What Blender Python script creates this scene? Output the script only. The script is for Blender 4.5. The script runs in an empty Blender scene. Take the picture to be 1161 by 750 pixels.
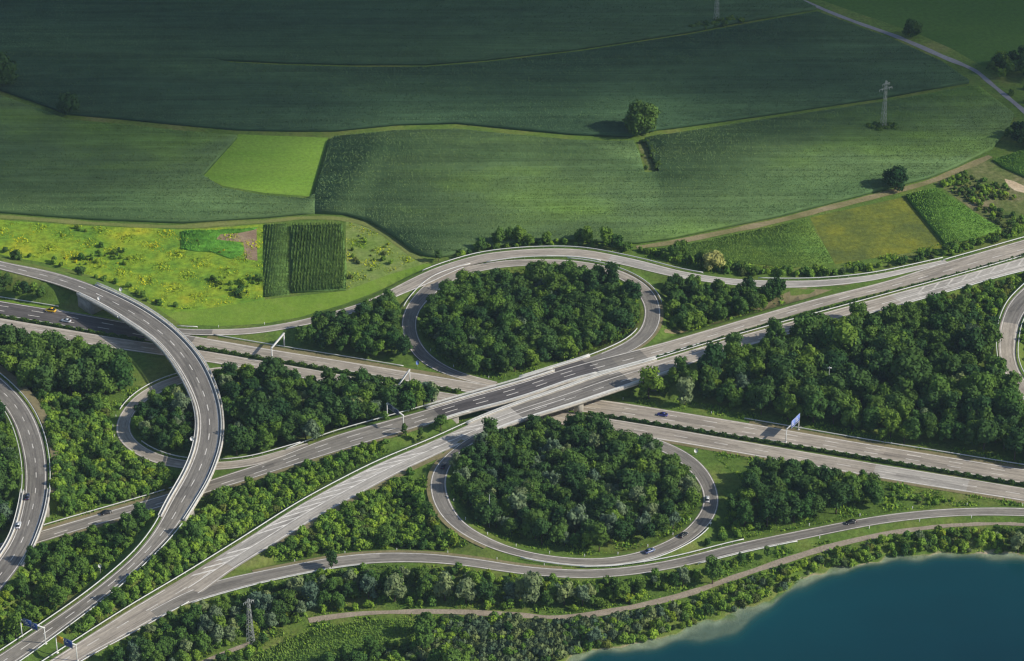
import bpy, math, random
import numpy as np
from mathutils import Vector, Matrix
rng = np.random.default_rng(7)
random.seed(7)
C = bpy.context.scene.collection
PI = math.pi
# ------------------------------------------------------------------ camera
F = 3126.0; TH = math.radians(30.0); H = 638.0; CY = -H/math.tan(TH)
def P(u, v, z=0.0):
    xc = (u-580.5)/F; yc = (375.0-v)/F
    d = (xc, math.cos(TH)+yc*math.sin(TH), -math.sin(TH)+yc*math.cos(TH))
    t = (H-z)/(-d[2])
    return (d[0]*t, CY+d[1]*t, z)
def P2(u, v, z=0.0):
    p = P(u, v, z); return (p[0], p[1])
def proj(x, y, z):
    dx, dy, dz = x, y-CY, z-H
    c, s = math.cos(TH), math.sin(TH)
    depth = dy*c - dz*s
    up = dy*s + dz*c
    return 580.5+F*dx/depth, 375.0-F*up/depth, depth
cam_d = bpy.data.cameras.new('camera'); cam = bpy.data.objects.new('camera', cam_d); C.objects.link(cam)
cam.location = (0, CY, H); cam.rotation_euler = (PI/2-TH, 0, 0)
cam_d.sensor_width = 36; cam_d.lens = 36*F/1161.0; cam_d.clip_start = 10; cam_d.clip_end = 30000
bpy.context.scene.camera = cam
# ------------------------------------------------------------------ light
SAZ = math.radians(10.0); SEL = math.radians(33.0)
SUN = Vector((math.cos(SEL)*math.cos(SAZ), -math.cos(SEL)*math.sin(SAZ), math.sin(SEL)))
w = bpy.data.worlds.new('World'); bpy.context.scene.world = w; w.use_nodes = True
nt = w.node_tree; bg = nt.nodes['Background']
sky = nt.nodes.new('ShaderNodeTexSky'); sky.sky_type = 'NISHITA'; sky.sun_disc = False
sky.sun_elevation = SEL; sky.sun_rotation = PI/2+SAZ; sky.altitude = 300
sky.air_density = 1.0; sky.dust_density = 1.0; sky.ozone_density = 1.0
nt.links.new(sky.outputs[0], bg.inputs[0]); bg.inputs[1].default_value = 0.085
sl = bpy.data.lights.new('sun', 'SUN'); sl.energy = 3.6; sl.angle = math.radians(0.5); sl.color = (1.0, 0.93, 0.80)
so = bpy.data.objects.new('sun', sl); C.objects.link(so)
so.rotation_euler = SUN.to_track_quat('Z', 'Y').to_euler(); so.location = (300, -100, 400)
vs = bpy.context.scene.view_settings
vs.view_transform = 'Standard'; vs.look = 'None'; vs.gamma = 1; vs.exposure = 0.40; vs.use_curve_mapping = False
sc = bpy.context.scene
sc.cycles.max_bounces = 5; sc.cycles.diffuse_bounces = 3; sc.cycles.glossy_bounces = 2
sc.cycles.transmission_bounces = 2; sc.cycles.transparent_max_bounces = 6; sc.cycles.volume_bounces = 0
sc.cycles.filter_width = 1.3
sc.cycles.use_denoising = True
# ------------------------------------------------------------------ materials
def srgb(r, g, b):
    f = lambda c: ((c/255+0.055)/1.055)**2.4 if c/255 > 0.04045 else c/255/12.92
    return (f(r), f(g), f(b), 1)
def newmat(name):
    m = bpy.data.materials.new(name); m.use_nodes = True
    n = m.node_tree.nodes; b = n['Principled BSDF']; b.inputs['Roughness'].default_value = 0.9
    b.inputs['Specular IOR Level'].default_value = 0.2
    return m, m.node_tree, b
def noise(nt, scale, detail=3, rough=0.55, vec=None, stretch=None, rot=0):
    tc = nt.nodes.new('ShaderNodeNewGeometry') if vec is None else None
    src = tc.outputs['Position'] if vec is None else vec
    if stretch is not None:
        mp = nt.nodes.new('ShaderNodeMapping'); mp.inputs['Scale'].default_value = stretch
        mp.inputs['Rotation'].default_value = (0, 0, rot)
        nt.links.new(src, mp.inputs[0]); src = mp.outputs[0]
    t = nt.nodes.new('ShaderNodeTexNoise'); t.inputs['Scale'].default_value = scale
    t.inputs['Detail'].default_value = detail; t.inputs['Roughness'].default_value = rough
    nt.links.new(src, t.inputs['Vector']); return t.outputs[0]
def ramp(nt, fac, stops):
    r = nt.nodes.new('ShaderNodeValToRGB'); e = r.color_ramp.elements
    while len(e) < len(stops): e.new(0.5)
    for k, (p, c) in enumerate(stops): e[k].position = p; e[k].color = c
    nt.links.new(fac, r.inputs[0]); return r.outputs[0]
def mixc(nt, fac, a, b, mode='MIX'):
    m = nt.nodes.new('ShaderNodeMix'); m.data_type = 'RGBA'; m.blend_type = mode
    for s, val in ((0, fac), (6, a), (7, b)):
        if hasattr(val, 'is_output'): nt.links.new(val, m.inputs[s])
        else: m.inputs[s].default_value = val
    return m.outputs[2]
def bump(nt, b, h, strength, dist):
    n = nt.nodes.new('ShaderNodeBump'); n.inputs['Strength'].default_value = strength; n.inputs['Distance'].default_value = dist
    nt.links.new(h, n.inputs['Height']); nt.links.new(n.outputs[0], b.inputs['Normal'])
def plain(name, col, rough=0.6, metal=0.0, var=0.12, scale=0.6):
    m, t, b = newmat(name); b.inputs['Roughness'].default_value = rough; b.inputs['Metallic'].default_value = metal
    n = noise(t, scale, 3)
    c = tuple(x*(1-var) for x in col[:3])+(1,); d = tuple(min(1, x*(1+var)) for x in col[:3])+(1,)
    t.links.new(ramp(t, n, [(0.3, c), (0.7, d)]), b.inputs['Base Color']); return m
def lin(r, g, b): return (r, g, b, 1)
# plant material: diffuse + translucent, large patches of colour, per-object and per-plant tint
def leafmat(name, c1, c2, c3=None, pscale=0.02, trans=0.22, pos=(0.35, 0.65), fine=0.35, stretch=None, rot=0, gain=0.3, crop=False):
    m = bpy.data.materials.new(name); m.use_nodes = True; t = m.node_tree
    for n in list(t.nodes): t.nodes.remove(n)
    out = t.nodes.new('ShaderNodeOutputMaterial')
    big = noise(t, pscale, 4, 0.6, stretch=stretch, rot=rot)
    stops = [(pos[0], c1), (pos[1], c2)] if c3 is None else [(pos[0], c1), ((pos[0]+pos[1])/2, c2), (pos[1], c3)]
    col = ramp(t, big, stops)
    f = noise(t, fine, 2)
    col = mixc(t, 1.0, col, ramp(t, f, [(0.25, (1-gain,)*3+(1,)), (0.75, (1+gain,)*3+(1,))]), 'MULTIPLY')
    if crop:
        st = noise(t, 1.0, 3, .6, stretch=(.012, .16, 1), rot=-.03); col = mixc(t, 1.0, col, ramp(t, st, [(.3, (.82,)*3+(1,)), (.7, (1.18,)*3+(1,))]), 'MULTIPLY')
        s2 = noise(t, 1.0, 2, .6, stretch=(.02, .7, 1), rot=-.03); col = mixc(t, 1.0, col, ramp(t, s2, [(.3, (.88,)*3+(1,)), (.7, (1.12,)*3+(1,))]), 'MULTIPLY')
    oi = t.nodes.new('ShaderNodeObjectInfo'); at = t.nodes.new('ShaderNodeAttribute'); at.attribute_name = 'tint'
    ad = t.nodes.new('ShaderNodeMath'); ad.operation = 'ADD'; (None if crop else t.links.new(oi.outputs['Random'], ad.inputs[0])); ad.inputs[0].default_value = 0.0; t.links.new(at.outputs['Fac'], ad.inputs[1])
    fr = t.nodes.new('ShaderNodeMath'); fr.operation = 'FRACT'; t.links.new(ad.outputs[0], fr.inputs[0])
    col = mixc(t, 1.0, col, ramp(t, fr.outputs[0], [(0, lin(.55, .68, .85)), (0.5, lin(1, 1, 1)), (1, lin(1.45, 1.3, .9))]), 'MULTIPLY')
    d = t.nodes.new('ShaderNodeBsdfDiffuse'); tr = t.nodes.new('ShaderNodeBsdfTranslucent'); mx = t.nodes.new('ShaderNodeMixShader')
    mx.inputs[0].default_value = trans
    t.links.new(col, d.inputs[0]); t.links.new(col, tr.inputs[0]); t.links.new(d.outputs[0], mx.inputs[1]); t.links.new(tr.outputs[0], mx.inputs[2])
    t.links.new(mx.outputs[0], out.inputs[0]); return m
M = {}
M['dark'] = leafmat('leaf_dark', lin(.046, .098, .030), lin(.085, .158, .043))
M['mid'] = leafmat('leaf_mid', lin(.075, .155, .034), lin(.12, .21, .044))
M['yellow'] = leafmat('leaf_yellow', lin(.15, .24, .03), lin(.20, .28, .035))
M['willow'] = leafmat('leaf_willow', lin(.15, .21, .115), lin(.20, .27, .14))
M['pale'] = leafmat('leaf_pale', lin(.26, .29, .13), lin(.30, .33, .16))
M['shrub'] = leafmat('leaf_shrub', lin(.145, .265, .042), lin(.215, .345, .055))
M['shrubdark'] = leafmat('leaf_shrub_dark', lin(.072, .145, .034), lin(.11, .19, .042))
M['olive'] = leafmat('leaf_olive', lin(.10, .14, .04), lin(.14, .18, .055))
M['flower'] = leafmat('leaf_flower', lin(.46, .46, .02), lin(.36, .40, .03))
M['reed'] = leafmat('leaf_reed', lin(.12, .17, .085), lin(.17, .23, .11), pscale=.05)
M['bark'] = plain('bark', lin(.09, .07, .05), .95)
def grassmat(name, stops, pscale=0.03, fine=0.5, fgain=0.3, stretch=None, rot=0, bmp=0.5):
    m, t, b = newmat(name); b.inputs['Specular IOR Level'].default_value = 0.05
    col = ramp(t, noise(t, pscale, 5, .62, stretch=stretch, rot=rot), stops)
    f = noise(t, fine, 4, .7)
    col = mixc(t, 1.0, col, ramp(t, f, [(0.3, (1-fgain,)*3+(1,)), (0.7, (1+fgain,)*3+(1,))]), 'MULTIPLY')
    t.links.new(col, b.inputs['Base Color']); bump(t, b, noise(t, .9, 4, .7), bmp, .6); return m
# ground: grass with dry patches; sand where the ground falls to the lake
m, t, b = newmat('ground'); b.inputs['Specular IOR Level'].default_value = 0.05
col = ramp(t, noise(t, .03, 5, .62), [(.3, lin(.075, .13, .026)), (.48, lin(.11, .185, .034)), (.6, lin(.155, .20, .045)), (.75, lin(.22, .22, .085))])
col = mixc(t, 1.0, col, ramp(t, noise(t, .45, 4, .7), [(0.3, lin(.68, .68, .68)), (0.7, lin(1.3, 1.3, 1.3))]), 'MULTIPLY')
g = t.nodes.new('ShaderNodeNewGeometry'); sx = t.nodes.new('ShaderNodeSeparateXYZ'); t.links.new(g.outputs['Position'], sx.inputs[0])
ns = noise(t, .15, 4); a1 = t.nodes.new('ShaderNodeMath'); a1.operation = 'MULTIPLY_ADD'; a1.inputs[1].default_value = 1.0
a1.inputs[1].default_value = 1.6; t.links.new(noise(t, .06, 4), a1.inputs[0]); t.links.new(sx.outputs[2], a1.inputs[2])
mr = t.nodes.new('ShaderNodeMapRange'); mr.inputs[1].default_value = -1.0; mr.inputs[2].default_value = -1.35; t.links.new(a1.outputs[0], mr.inputs[0])
sand = ramp(t, noise(t, .25, 4), [(.3, lin(.34, .28, .18)), (.7, lin(.50, .43, .31))])
bed = ramp(t, noise(t, .05, 5, .65), [(.35, lin(.20, .19, .11)), (.6, lin(.42, .36, .24))])
mr2 = t.nodes.new('ShaderNodeMapRange'); mr2.inputs[1].default_value = -2.3; mr2.inputs[2].default_value = -3.0; t.links.new(sx.outputs[2], mr2.inputs[0])
sand = mixc(t, mr2.outputs[0], sand, bed)
col = mixc(t, mr.outputs[0], col, sand); t.links.new(col, b.inputs['Base Color']); bump(t, b, noise(t, .9, 4, .7), .6, .6)
M['ground'] = m
def roadmat(name, base, dark, streak=0.25, joints=0.0, patch=0.0):
    m, t, b = newmat(name); b.inputs['Roughness'].default_value = .85
    uv = t.nodes.new('ShaderNodeUVMap')
    s1 = noise(t, 1.0, 3, .6, vec=uv.outputs[0], stretch=(.02, .8, 1))
    s2 = noise(t, 1.0, 4, .6, vec=uv.outputs[0], stretch=(.10, .35, 1))
    s3 = noise(t, 1.0, 2, .6, vec=uv.outputs[0], stretch=(.5, 2.2, 1))
    col = ramp(t, s1, [(.35, dark), (.6, base)])
    col = mixc(t, 1.0, col, ramp(t, s2, [(.3, (1-streak,)*3+(1,)), (.7, (1+streak*.6,)*3+(1,))]), 'MULTIPLY')
    col = mixc(t, 1.0, col, ramp(t, s3, [(.3, (.84,)*3+(1,)), (.7, (1.12,)*3+(1,))]), 'MULTIPLY')
    pt = t.nodes.new('ShaderNodeTexVoronoi'); pt.feature = 'F1'; pt.distance = 'CHEBYCHEV'; pm_ = t.nodes.new('ShaderNodeMapping'); pm_.inputs['Scale'].default_value = (.035, .27, 1); t.links.new(uv.outputs[0], pm_.inputs[0]); t.links.new(pm_.outputs[0], pt.inputs['Vector']); pt.inputs['Scale'].default_value = 1.0
    sp_ = t.nodes.new('ShaderNodeSeparateXYZ'); t.links.new(pt.outputs['Color'], sp_.inputs[0])
    col = mixc(t, 1.0, col, ramp(t, sp_.outputs[0], [(.12, (.80,)*3+(1,)), (.16, (1,)*3+(1,)), (.86, (1,)*3+(1,)), (.9, (1.13,)*3+(1,))]), 'MULTIPLY')
    # wheel tracks: two darker bands per 3.7 m lane
    sp = t.nodes.new('ShaderNodeSeparateXYZ'); t.links.new(uv.outputs[0], sp.inputs[0])
    mm = t.nodes.new('ShaderNodeMath'); mm.operation = 'MULTIPLY'; mm.inputs[1].default_value = 2*PI/1.87; t.links.new(sp.outputs[1], mm.inputs[0])
    sn = t.nodes.new('ShaderNodeMath'); sn.operation = 'SINE'; t.links.new(mm.outputs[0], sn.inputs[0])
    col = mixc(t, 1.0, col, ramp(t, sn.outputs[0], [(0, (1.0,)*3+(1,)), (1, (.88,)*3+(1,))]), 'MULTIPLY')
    cr = noise(t, 1.0, 2, .5, vec=uv.outputs[0], stretch=(.03, 1.6, 1))
    col = mixc(t, 1.0, col, ramp(t, cr, [(.34, (.66,)*3+(1,)), (.40, (1,)*3+(1,)), (.66, (1,)*3+(1,)), (.72, (1.18,)*3+(1,))]), 'MULTIPLY')
    if joints:
        bx = t.nodes.new('ShaderNodeMath'); bx.operation = 'PINGPONG'; bx.inputs[1].default_value = 7.5; t.links.new(sp.outputs[0], bx.inputs[0])
        col = mixc(t, 1.0, col, ramp(t, bx.outputs[0], [(0, (1-joints,)*3+(1,)), (.06, (1,)*3+(1,))]), 'MULTIPLY')
    t.links.new(col, b.inputs['Base Color']); bump(t, b, noise(t, 3, 2), .15, .05); return m
M['concrete_road'] = roadmat('old_concrete_road', lin(.46, .41, .34), lin(.35, .31, .265), .22, .22)
M['pale_concrete'] = roadmat('pale_concrete_road', lin(.50, .47, .42), lin(.42, .39, .35), .15, .15)
M['grey_asphalt'] = roadmat('grey_asphalt', lin(.25, .234, .207), lin(.185, .17, .155), .2)
M['mid_asphalt'] = roadmat('mid_asphalt', lin(.295, .272, .235), lin(.225, .207, .18), .2)
M['dark_asphalt'] = roadmat('dark_asphalt', lin(.135, .124, .122), lin(.092, .084, .084), .2)
M['white'] = plain('road_paint', lin(.70, .67, .62), .7, var=.25, scale=.35)
M['paint_worn'] = plain('worn_road_paint', lin(.56, .53, .48), .8, var=.2, scale=.5)
M['conc'] = plain('concrete', lin(.43, .40, .35), .85, var=.28, scale=.25)
M['concd'] = plain('stained_concrete', lin(.32, .30, .27), .85, var=.25, scale=.4)
M['steelg'] = plain('grey_lattice_steel', lin(.42, .44, .43), .6)
M['steel'] = plain('galvanised_steel', lin(.66, .67, .66), .5, 0.0, .1)
M['steelw'] = plain('white_painted_steel', lin(.66, .66, .64), .5, 0.0, .06)
M['blue'] = plain('blue_sign', lin(.012, .05, .23), .45, 0, .1)
M['blueback'] = plain('dark_sign_back', lin(.035, .05, .10), .5, 0, .15)
M['bluepale'] = plain('pale_blue_sign', lin(.16, .25, .62), .45, 0, .2, 1.5)
M['signyellow'] = plain('yellow_sign', lin(.62, .36, .02), .5, 0, .08)
M['signwhite'] = plain('white_sign', lin(.8, .8, .8), .5, 0, .05)
M['glass'] = plain('car_glass', lin(.015, .018, .022), .1, 0, .1)
M['tyre'] = plain('tyre', lin(.02, .02, .02), .9)
M['lampw'] = plain('headlight', lin(.8, .8, .8), .2)
M['lampr'] = plain('tail_light', lin(.5, .01, .01), .3)
M['gravel'] = grassmat('gravel', [(.3, lin(.28, .235, .18)), (.7, lin(.40, .34, .27))], .2, 1.0, .2)
M['dirt'] = grassmat('dirt_track', [(.3, lin(.17, .17, .065)), (.5, lin(.25, .22, .11)), (.7, lin(.33, .27, .17))], .06, .7, .2)
M['grasstrack'] = grassmat('grass_track', [(.3, lin(.15, .20, .05)), (.7, lin(.23, .25, .08))], .06, .7, .2)
M['fieldroad'] = grassmat('field_road', [(.3, lin(.22, .22, .24)), (.7, lin(.30, .30, .31))], .06, .7, .15)
M['soil'] = grassmat('bare_soil', [(.3, lin(.26, .18, .12)), (.7, lin(.38, .29, .20))], .1, .6, .25)
M['sandpatch'] = grassmat('sand', [(.3, lin(.5, .38, .24)), (.7, lin(.68, .56, .40))], .1, .6, .25)
M['meadow'] = grassmat('meadow', [(.30, lin(.09, .20, .03)), (.44, lin(.17, .30, .03)), (.60, lin(.27, .36, .03)), (.76, lin(.44, .42, .03))], .045, .35, .4)
M['lawn'] = grassmat('bright_meadow', [(.3, lin(.16, .30, .035)), (.7, lin(.22, .35, .05))], .05, .5, .22, bmp=.5, stretch=(.25, 1.6, 1), rot=.9)
M['weeds'] = leafmat('weeds', lin(.20, .34, .035), lin(.38, .46, .04), lin(.58, .54, .03), pscale=.05, trans=.25, pos=(.35, .7))
M['herbs'] = leafmat('herbs', lin(.14, .36, .05), lin(.20, .46, .06), pscale=.1, trans=.3, crop=True)
M['roughgrass'] = grassmat('rough_grass', [(.3, lin(.14, .24, .035)), (.5, lin(.20, .27, .07)), (.7, lin(.29, .30, .13))], .05, .4, .25)
M['verge'] = grassmat('verge', [(.3, lin(.13, .24, .03)), (.55, lin(.18, .29, .035)), (.8, lin(.25, .32, .07))], .04, .4, .15)
M['dryverge'] = grassmat('dry_verge', [(.3, lin(.20, .18, .085)), (.55, lin(.25, .215, .12)), (.8, lin(.20, .21, .07))], .06, .5, .2)
M['pasture'] = grassmat('dark_pasture', [(.3, lin(.055, .125, .022)), (.7, lin(.085, .165, .03))], .02, .4, .2, stretch=(.3, 1, 1))
M['olivefield'] = grassmat('olive_field', [(.32, lin(.09, .125, .035)), (.5, lin(.145, .175, .032)), (.68, lin(.23, .24, .03))], .045, .4, .3)
M['fallow'] = grassmat('fallow', [(.3, lin(.085, .14, .03)), (.5, lin(.14, .165, .055)), (.72, lin(.26, .21, .13))], .05, .4, .35)
M['hatchverge'] = M['verge']
M['maize1'] = leafmat('maize_upper', lin(.072, .135, .066), lin(.095, .175, .076), pscale=.012, fine=.09, gain=.12, stretch=(.25, 1, 1), rot=-.05, trans=.2, crop=True)
M['maize2'] = leafmat('maize_lower', lin(.130, .220, .080), lin(.165, .255, .092), lin(.225, .36, .075), pscale=.012, fine=.12, gain=.12, stretch=(.5, 1, 1), trans=.2, crop=True)
M['maize3'] = leafmat('maize_rows', lin(.12, .21, .055), lin(.16, .26, .06), pscale=.03, trans=.2, crop=True)
M['crop_bright'] = leafmat('crop_bright', lin(.15, .29, .05), lin(.19, .34, .06), pscale=.03, trans=.2, gain=.1, crop=True)
M['crop_mid'] = leafmat('crop_mid', lin(.15, .26, .055), lin(.21, .32, .06), pscale=.03, trans=.2, gain=.15, crop=True)
# ------------------------------------------------------------------ mesh helpers
def mkmesh(name, V, Fs, mats, mi=None, tint=None, smooth=False, uv=None):
    """V (N,3); Fs list of int arrays (k, n)"""
    me = bpy.data.meshes.new(name)
    V = np.asarray(V, dtype=np.float32); me.vertices.add(len(V)); me.vertices.foreach_set('co', V.ravel())
    loops = np.concatenate([np.asarray(f, dtype=np.int32).ravel() for f in Fs])
    sizes = np.concatenate([np.full(len(f), np.asarray(f).shape[1], dtype=np.int32) for f in Fs])
    starts = np.concatenate([[0], np.cumsum(sizes)[:-1]]).astype(np.int32)
    me.loops.add(len(loops)); me.loops.foreach_set('vertex_index', loops)
    me.polygons.add(len(sizes)); me.polygons.foreach_set('loop_start', starts)
    for mm in (mats if isinstance(mats, (list, tuple)) else [mats]): me.materials.append(mm)
    if mi is not None: me.polygons.foreach_set('material_index', np.asarray(mi, dtype=np.int32))
    if smooth: me.polygons.foreach_set('use_smooth', np.ones(len(sizes), dtype=bool))
    if tint is not None:
        a = me.attributes.new('tint', 'FLOAT', 'POINT'); a.data.foreach_set('value', np.asarray(tint, dtype=np.float32))
    if uv is not None:
        l = me.uv_layers.new(name='UVMap'); l.data.foreach_set('uv', np.asarray(uv, dtype=np.float32)[loops].ravel())
    me.update(calc_edges=True); me.validate(); return me
def link(name, me, parent=None):
    o = bpy.data.objects.new(name, me); C.objects.link(o)
    if parent is not None: o.parent = parent
    return o
def tag(o, label, cat, group=None, kind=None):
    o['label'] = label; o['category'] = cat
    if group: o['group'] = group
    if kind: o['kind'] = kind
    return o
def empty(name, loc, label, cat, group=None, rz=0):
    o = bpy.data.objects.new(name, None); C.objects.link(o); o.location = loc; o.rotation_euler = (0, 0, rz)
    o.empty_display_size = .5
    return tag(o, label, cat, group)
def structure(o): o['kind'] = 'structure'; return o
class MB:
    def __init__(s): s.v = []; s.q = []; s.t = []; s.n = 0
    def add(s, V, Q=None, T=None):
        if Q is not None and len(Q): s.q.append(np.asarray(Q)+s.n)
        if T is not None and len(T): s.t.append(np.asarray(T)+s.n)
        s.v.append(np.asarray(V, dtype=float)); s.n += len(V)
    def box(s, x0, x1, y0, y1, z0, z1, M4=None):
        V = np.array([(x, y, z) for z in (z0, z1) for y in (y0, y1) for x in (x0, x1)], dtype=float)
        if M4 is not None: V = np.array([tuple(M4 @ Vector(p)) for p in V])
        s.add(V, [(0, 2, 3, 1), (4, 5, 7, 6), (0, 1, 5, 4), (2, 6, 7, 3), (0, 4, 6, 2), (1, 3, 7, 5)])
    def bar(s, a, b, r, r2=None, n=4):
        a = Vector(a); b = Vector(b); d = (b-a)
        if d.length < 1e-6: return
        r2 = r if r2 is None else r2
        q = d.to_track_quat('Z', 'Y'); V = []
        for p, rr in ((a, r), (b, r2)):
            for k in range(n):
                an = 2*PI*(k+.5)/n; V.append(tuple(p+q @ Vector((rr*math.cos(an)*1.2, rr*math.sin(an)*1.2, 0))))
        Q = [(k, (k+1) % n, n+(k+1) % n, n+k) for k in range(n)]
        s.add(V, Q)
        if n == 4: s.q.append(np.array([(3, 2, 1, 0), (4, 5, 6, 7)])+s.n-8)
        else:
            s.t.append(np.array([(0, k+1, k) for k in range(1, n-1)])+s.n-2*n); s.t.append(np.array([(0, k, k+1) for k in range(1, n-1)])+s.n-n)
    def mesh(s, name, mat, smooth=False):
        Fs = []
        if s.q: Fs.append(np.concatenate(s.q))
        if s.t: Fs.append(np.concatenate(s.t))
        return mkmesh(name, np.concatenate(s.v), Fs, mat, smooth=smooth)
    def build(s, name, mat, parent=None, smooth=False): return link(name, s.mesh(name, mat, smooth), parent)
# ------------------------------------------------------------------ roads
def catmull(pts, n=24):
    pts = [np.array(p, float) for p in pts]
    pts = [2*pts[0]-pts[1]]+pts+[2*pts[-1]-pts[-2]]; out = []
    for i in range(1, len(pts)-2):
        a, b, c, d = pts[i-1:i+3]
        ta = 0.0; tb = max(np.linalg.norm((b-a)[:2]), 1)**.5; tc = tb+max(np.linalg.norm((c-b)[:2]), 1)**.5; td = tc+max(np.linalg.norm((d-c)[:2]), 1)**.5
        for k in range(n):
            t = tb+(tc-tb)*k/n
            A1 = (tb-t)/(tb-ta)*a+(t-ta)/(tb-ta)*b; A2 = (tc-t)/(tc-tb)*b+(t-tb)/(tc-tb)*c; A3 = (td-t)/(td-tc)*c+(t-tc)/(td-tc)*d
            B1 = (tc-t)/(tc-ta)*A1+(t-ta)/(tc-ta)*A2; B2 = (td-t)/(td-tb)*A2+(t-tb)/(td-tb)*A3
            out.append((tc-t)/(tc-tb)*B1+(t-tb)/(tc-tb)*B2)
    out.append(pts[-2]); return np.array(out)
def resample(pts, step):
    d = np.r_[0, np.cumsum(np.linalg.norm(np.diff(pts[:, :2], axis=0), axis=1))]
    n = max(2, int(round(d[-1]/step))+1); s = np.linspace(0, d[-1], n)
    return np.stack([np.interp(s, d, pts[:, k]) for k in range(pts.shape[1])], 1), s
def smooth1(a, k):
    if k < 2: return a
    ker = np.hanning(2*k+3)[1:-1]; ker /= ker.sum(); p = len(ker)//2
    ext = np.r_[2*a[0]-a[1:p+1][::-1], a, 2*a[-1]-a[-p-1:-1][::-1]]
    return np.convolve(ext, ker, 'valid')
class Road:
    def __init__(s, pairs, step=2.5, sm=4):
        c = []; 
        for p in pairs:
            a = np.array(P(p[0], p[1], p[4])); b = np.array(P(p[2], p[3], p[4])); c.append(((a+b)/2, a-b))
        cen = np.array([x[0] for x in c]); tan = np.gradient(cen, axis=0)[:, :2]; tan /= np.linalg.norm(tan, axis=1)[:, None]
        nrm = np.stack([-tan[:, 1], tan[:, 0]], 1)
        wd = np.array([abs(np.dot(c[k][1][:2], nrm[k])) for k in range(len(c))])
        s.init(np.c_[cen, wd], step, sm)
    def init(s, arr, step=2.5, sm=4):
        pts, s.s = resample(catmull(arr), step)
        for k in range(4): pts[:, k] = smooth1(pts[:, k], sm)
        s.p = pts[:, :3]; s.w = pts[:, 3]
        t = np.gradient(s.p[:, :2], axis=0); t /= np.linalg.norm(t, axis=1)[:, None]; s.t = t
        s.n = np.stack([-t[:, 1], t[:, 0]], 1)        # left of travel
        s.u = np.array([proj(*q)[0] for q in s.p]); s.v = np.array([proj(*q)[1] for q in s.p])
        s.bridge = np.zeros(len(s.p), bool)
    def off(s, side, do, dz=0.0):
        o = side*s.w/2+do
        return np.c_[s.p[:, :2]+s.n*o[:, None], s.p[:, 2]+dz]
    def mask(s, u0=None, u1=None, v0=None, v1=None):
        m = np.ones(len(s.p), bool)
        if u0 is not None: m &= s.u >= u0
        if u1 is not None: m &= s.u <= u1
        if v0 is not None: m &= s.v >= v0
        if v1 is not None: m &= s.v <= v1
        return m
def centre(pts, wd, z=0.0):
    r = Road.__new__(Road); r.init(np.array([list(P(u, v, z))+[wd] for u, v in pts]), 2.5, 3); return r
def vp(lst): return [(u, a, u, b, z) for u, a, b, z in lst]
R = {}
R['A1'] = Road(vp([(-120,318.5,336,0),(-40,334,351,0),(0,341.5,358,0),(57,350.5,367,0),(150,367,384,0),(200,378,392,0),(250,386.5,397.5,0),(290,393.5,405,0),(340,401.5,412.5,0),(390,409.5,420.5,0),(465,422,433,0),(540,434,446.5,0),(620,446,461,0),(700,456,473,0),(753,464.5,481.5,0),(860,482,498,0),(960,499.5,514,0),(1161,532,548.5,0),(1260,548,565,0)]), sm=8)
R['A2'] = Road(vp([(-120,340.5,352,0),(-40,354,366,0),(0,361,373,0),(83,375,387.5,0),(129,383,395.5,0),(190,391.5,404,0),(250,401,413,0),(290,408,420,0),(360,420,432,0),(441,435,447,0),(510,446,459,0),(600,460.5,475,0),(700,476.5,492,0),(753,485,499.5,0),(860,503.5,518,0),(990,525.5,541,0),(1161,553.5,568.5,0),(1260,570,585,0)]), sm=8)
R['B1'] = Road(vp([(1300,234,252,2),(1220,256,272.5,2.5),(1161,272,289,3),(1130,281,297,3.3),(1073,297,313,3.8),(1012,317,328.5,4.5),(940,335,346,5.3),(861,357,369,6.2),(784,379.5,392.5,7),(744,391,404,7),(680,407,422,7),(640,418,432.5,7),(600,431,447,7),(560,442.5,459,7),(540,448,463.5,7),(500,460,475,6.8),(465,470,487,6.1),(435,478.5,496,5.4),(393,490,508.5,4.1),(354,503.5,521,2.9),(336,511,526.5,2.3),(300,524.5,538.5,1.4),(268,534.5,548.7,.9),(233,546.5,559.5,.5),(180,563,576,0),(130,577.5,590,0),(90,589,601.5,0),(49,601,614.5,0),(0,616,630,0),(-60,635,650,0)]), sm=6)
R['B2'] = Road(vp([(1300,252,268,2),(1220,275,289,2.5),(1161,292,307,3),(1130,301,314.5,3.3),(1073,317,331,3.8),(1012,333.5,348,4.5),(940,353,367.5,5.3),(861,374.5,389,6.2),(800,392,407,7),(744,409,426,7),(696,421.8,442,7),(640,442,461,7),(600,455,473,7),(560,469.5,487,7),(530,482.5,501,6.9),(500,496.5,513.5,6.8),(440,521,542,6.1),(406,537.5,561,5.5),(354,565,590,4.4),(290,605,630,3.1),(250,629.5,655,2.5),(212,653,683,2),(175,675,702.5,1.7),(125,706,730.5,1.2),(87,730,751,1),(40,760,782,.8),(0,786,808,.8)]), sm=6)
R['C'] = Road([(-95,280,-92,270,5.5),(-45,294,-40,285,6),(0,306,4,297,6.3),(45,317.5,55,307,6.8),(80,328.5,97,320,7.2),(105,340,128,333,7.6),(130,354,158,348,8),(153,369,180,362,8),(175,384,203,381,8),(192,403,222,402,8),(204,420,234,421,8),(214.5,439,242,440,8),(223,460,248,460,8),(226,480,250,482,8),(224,501,248,507,8),(218,522,241,528,7.9),(207,545,231,551,7.7),(193,568,217,573,7.3),(180,594,203,596,6.8),(153,629,173,629,5.5),(128,651,150,651,4.3),(102,672,126,672,3.3),(75,691.5,100,692,2.4),(45,712,72,713,1.6),(0,742,32,742,1),(-45,771,-13,772,.8)], sm=6)
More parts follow.
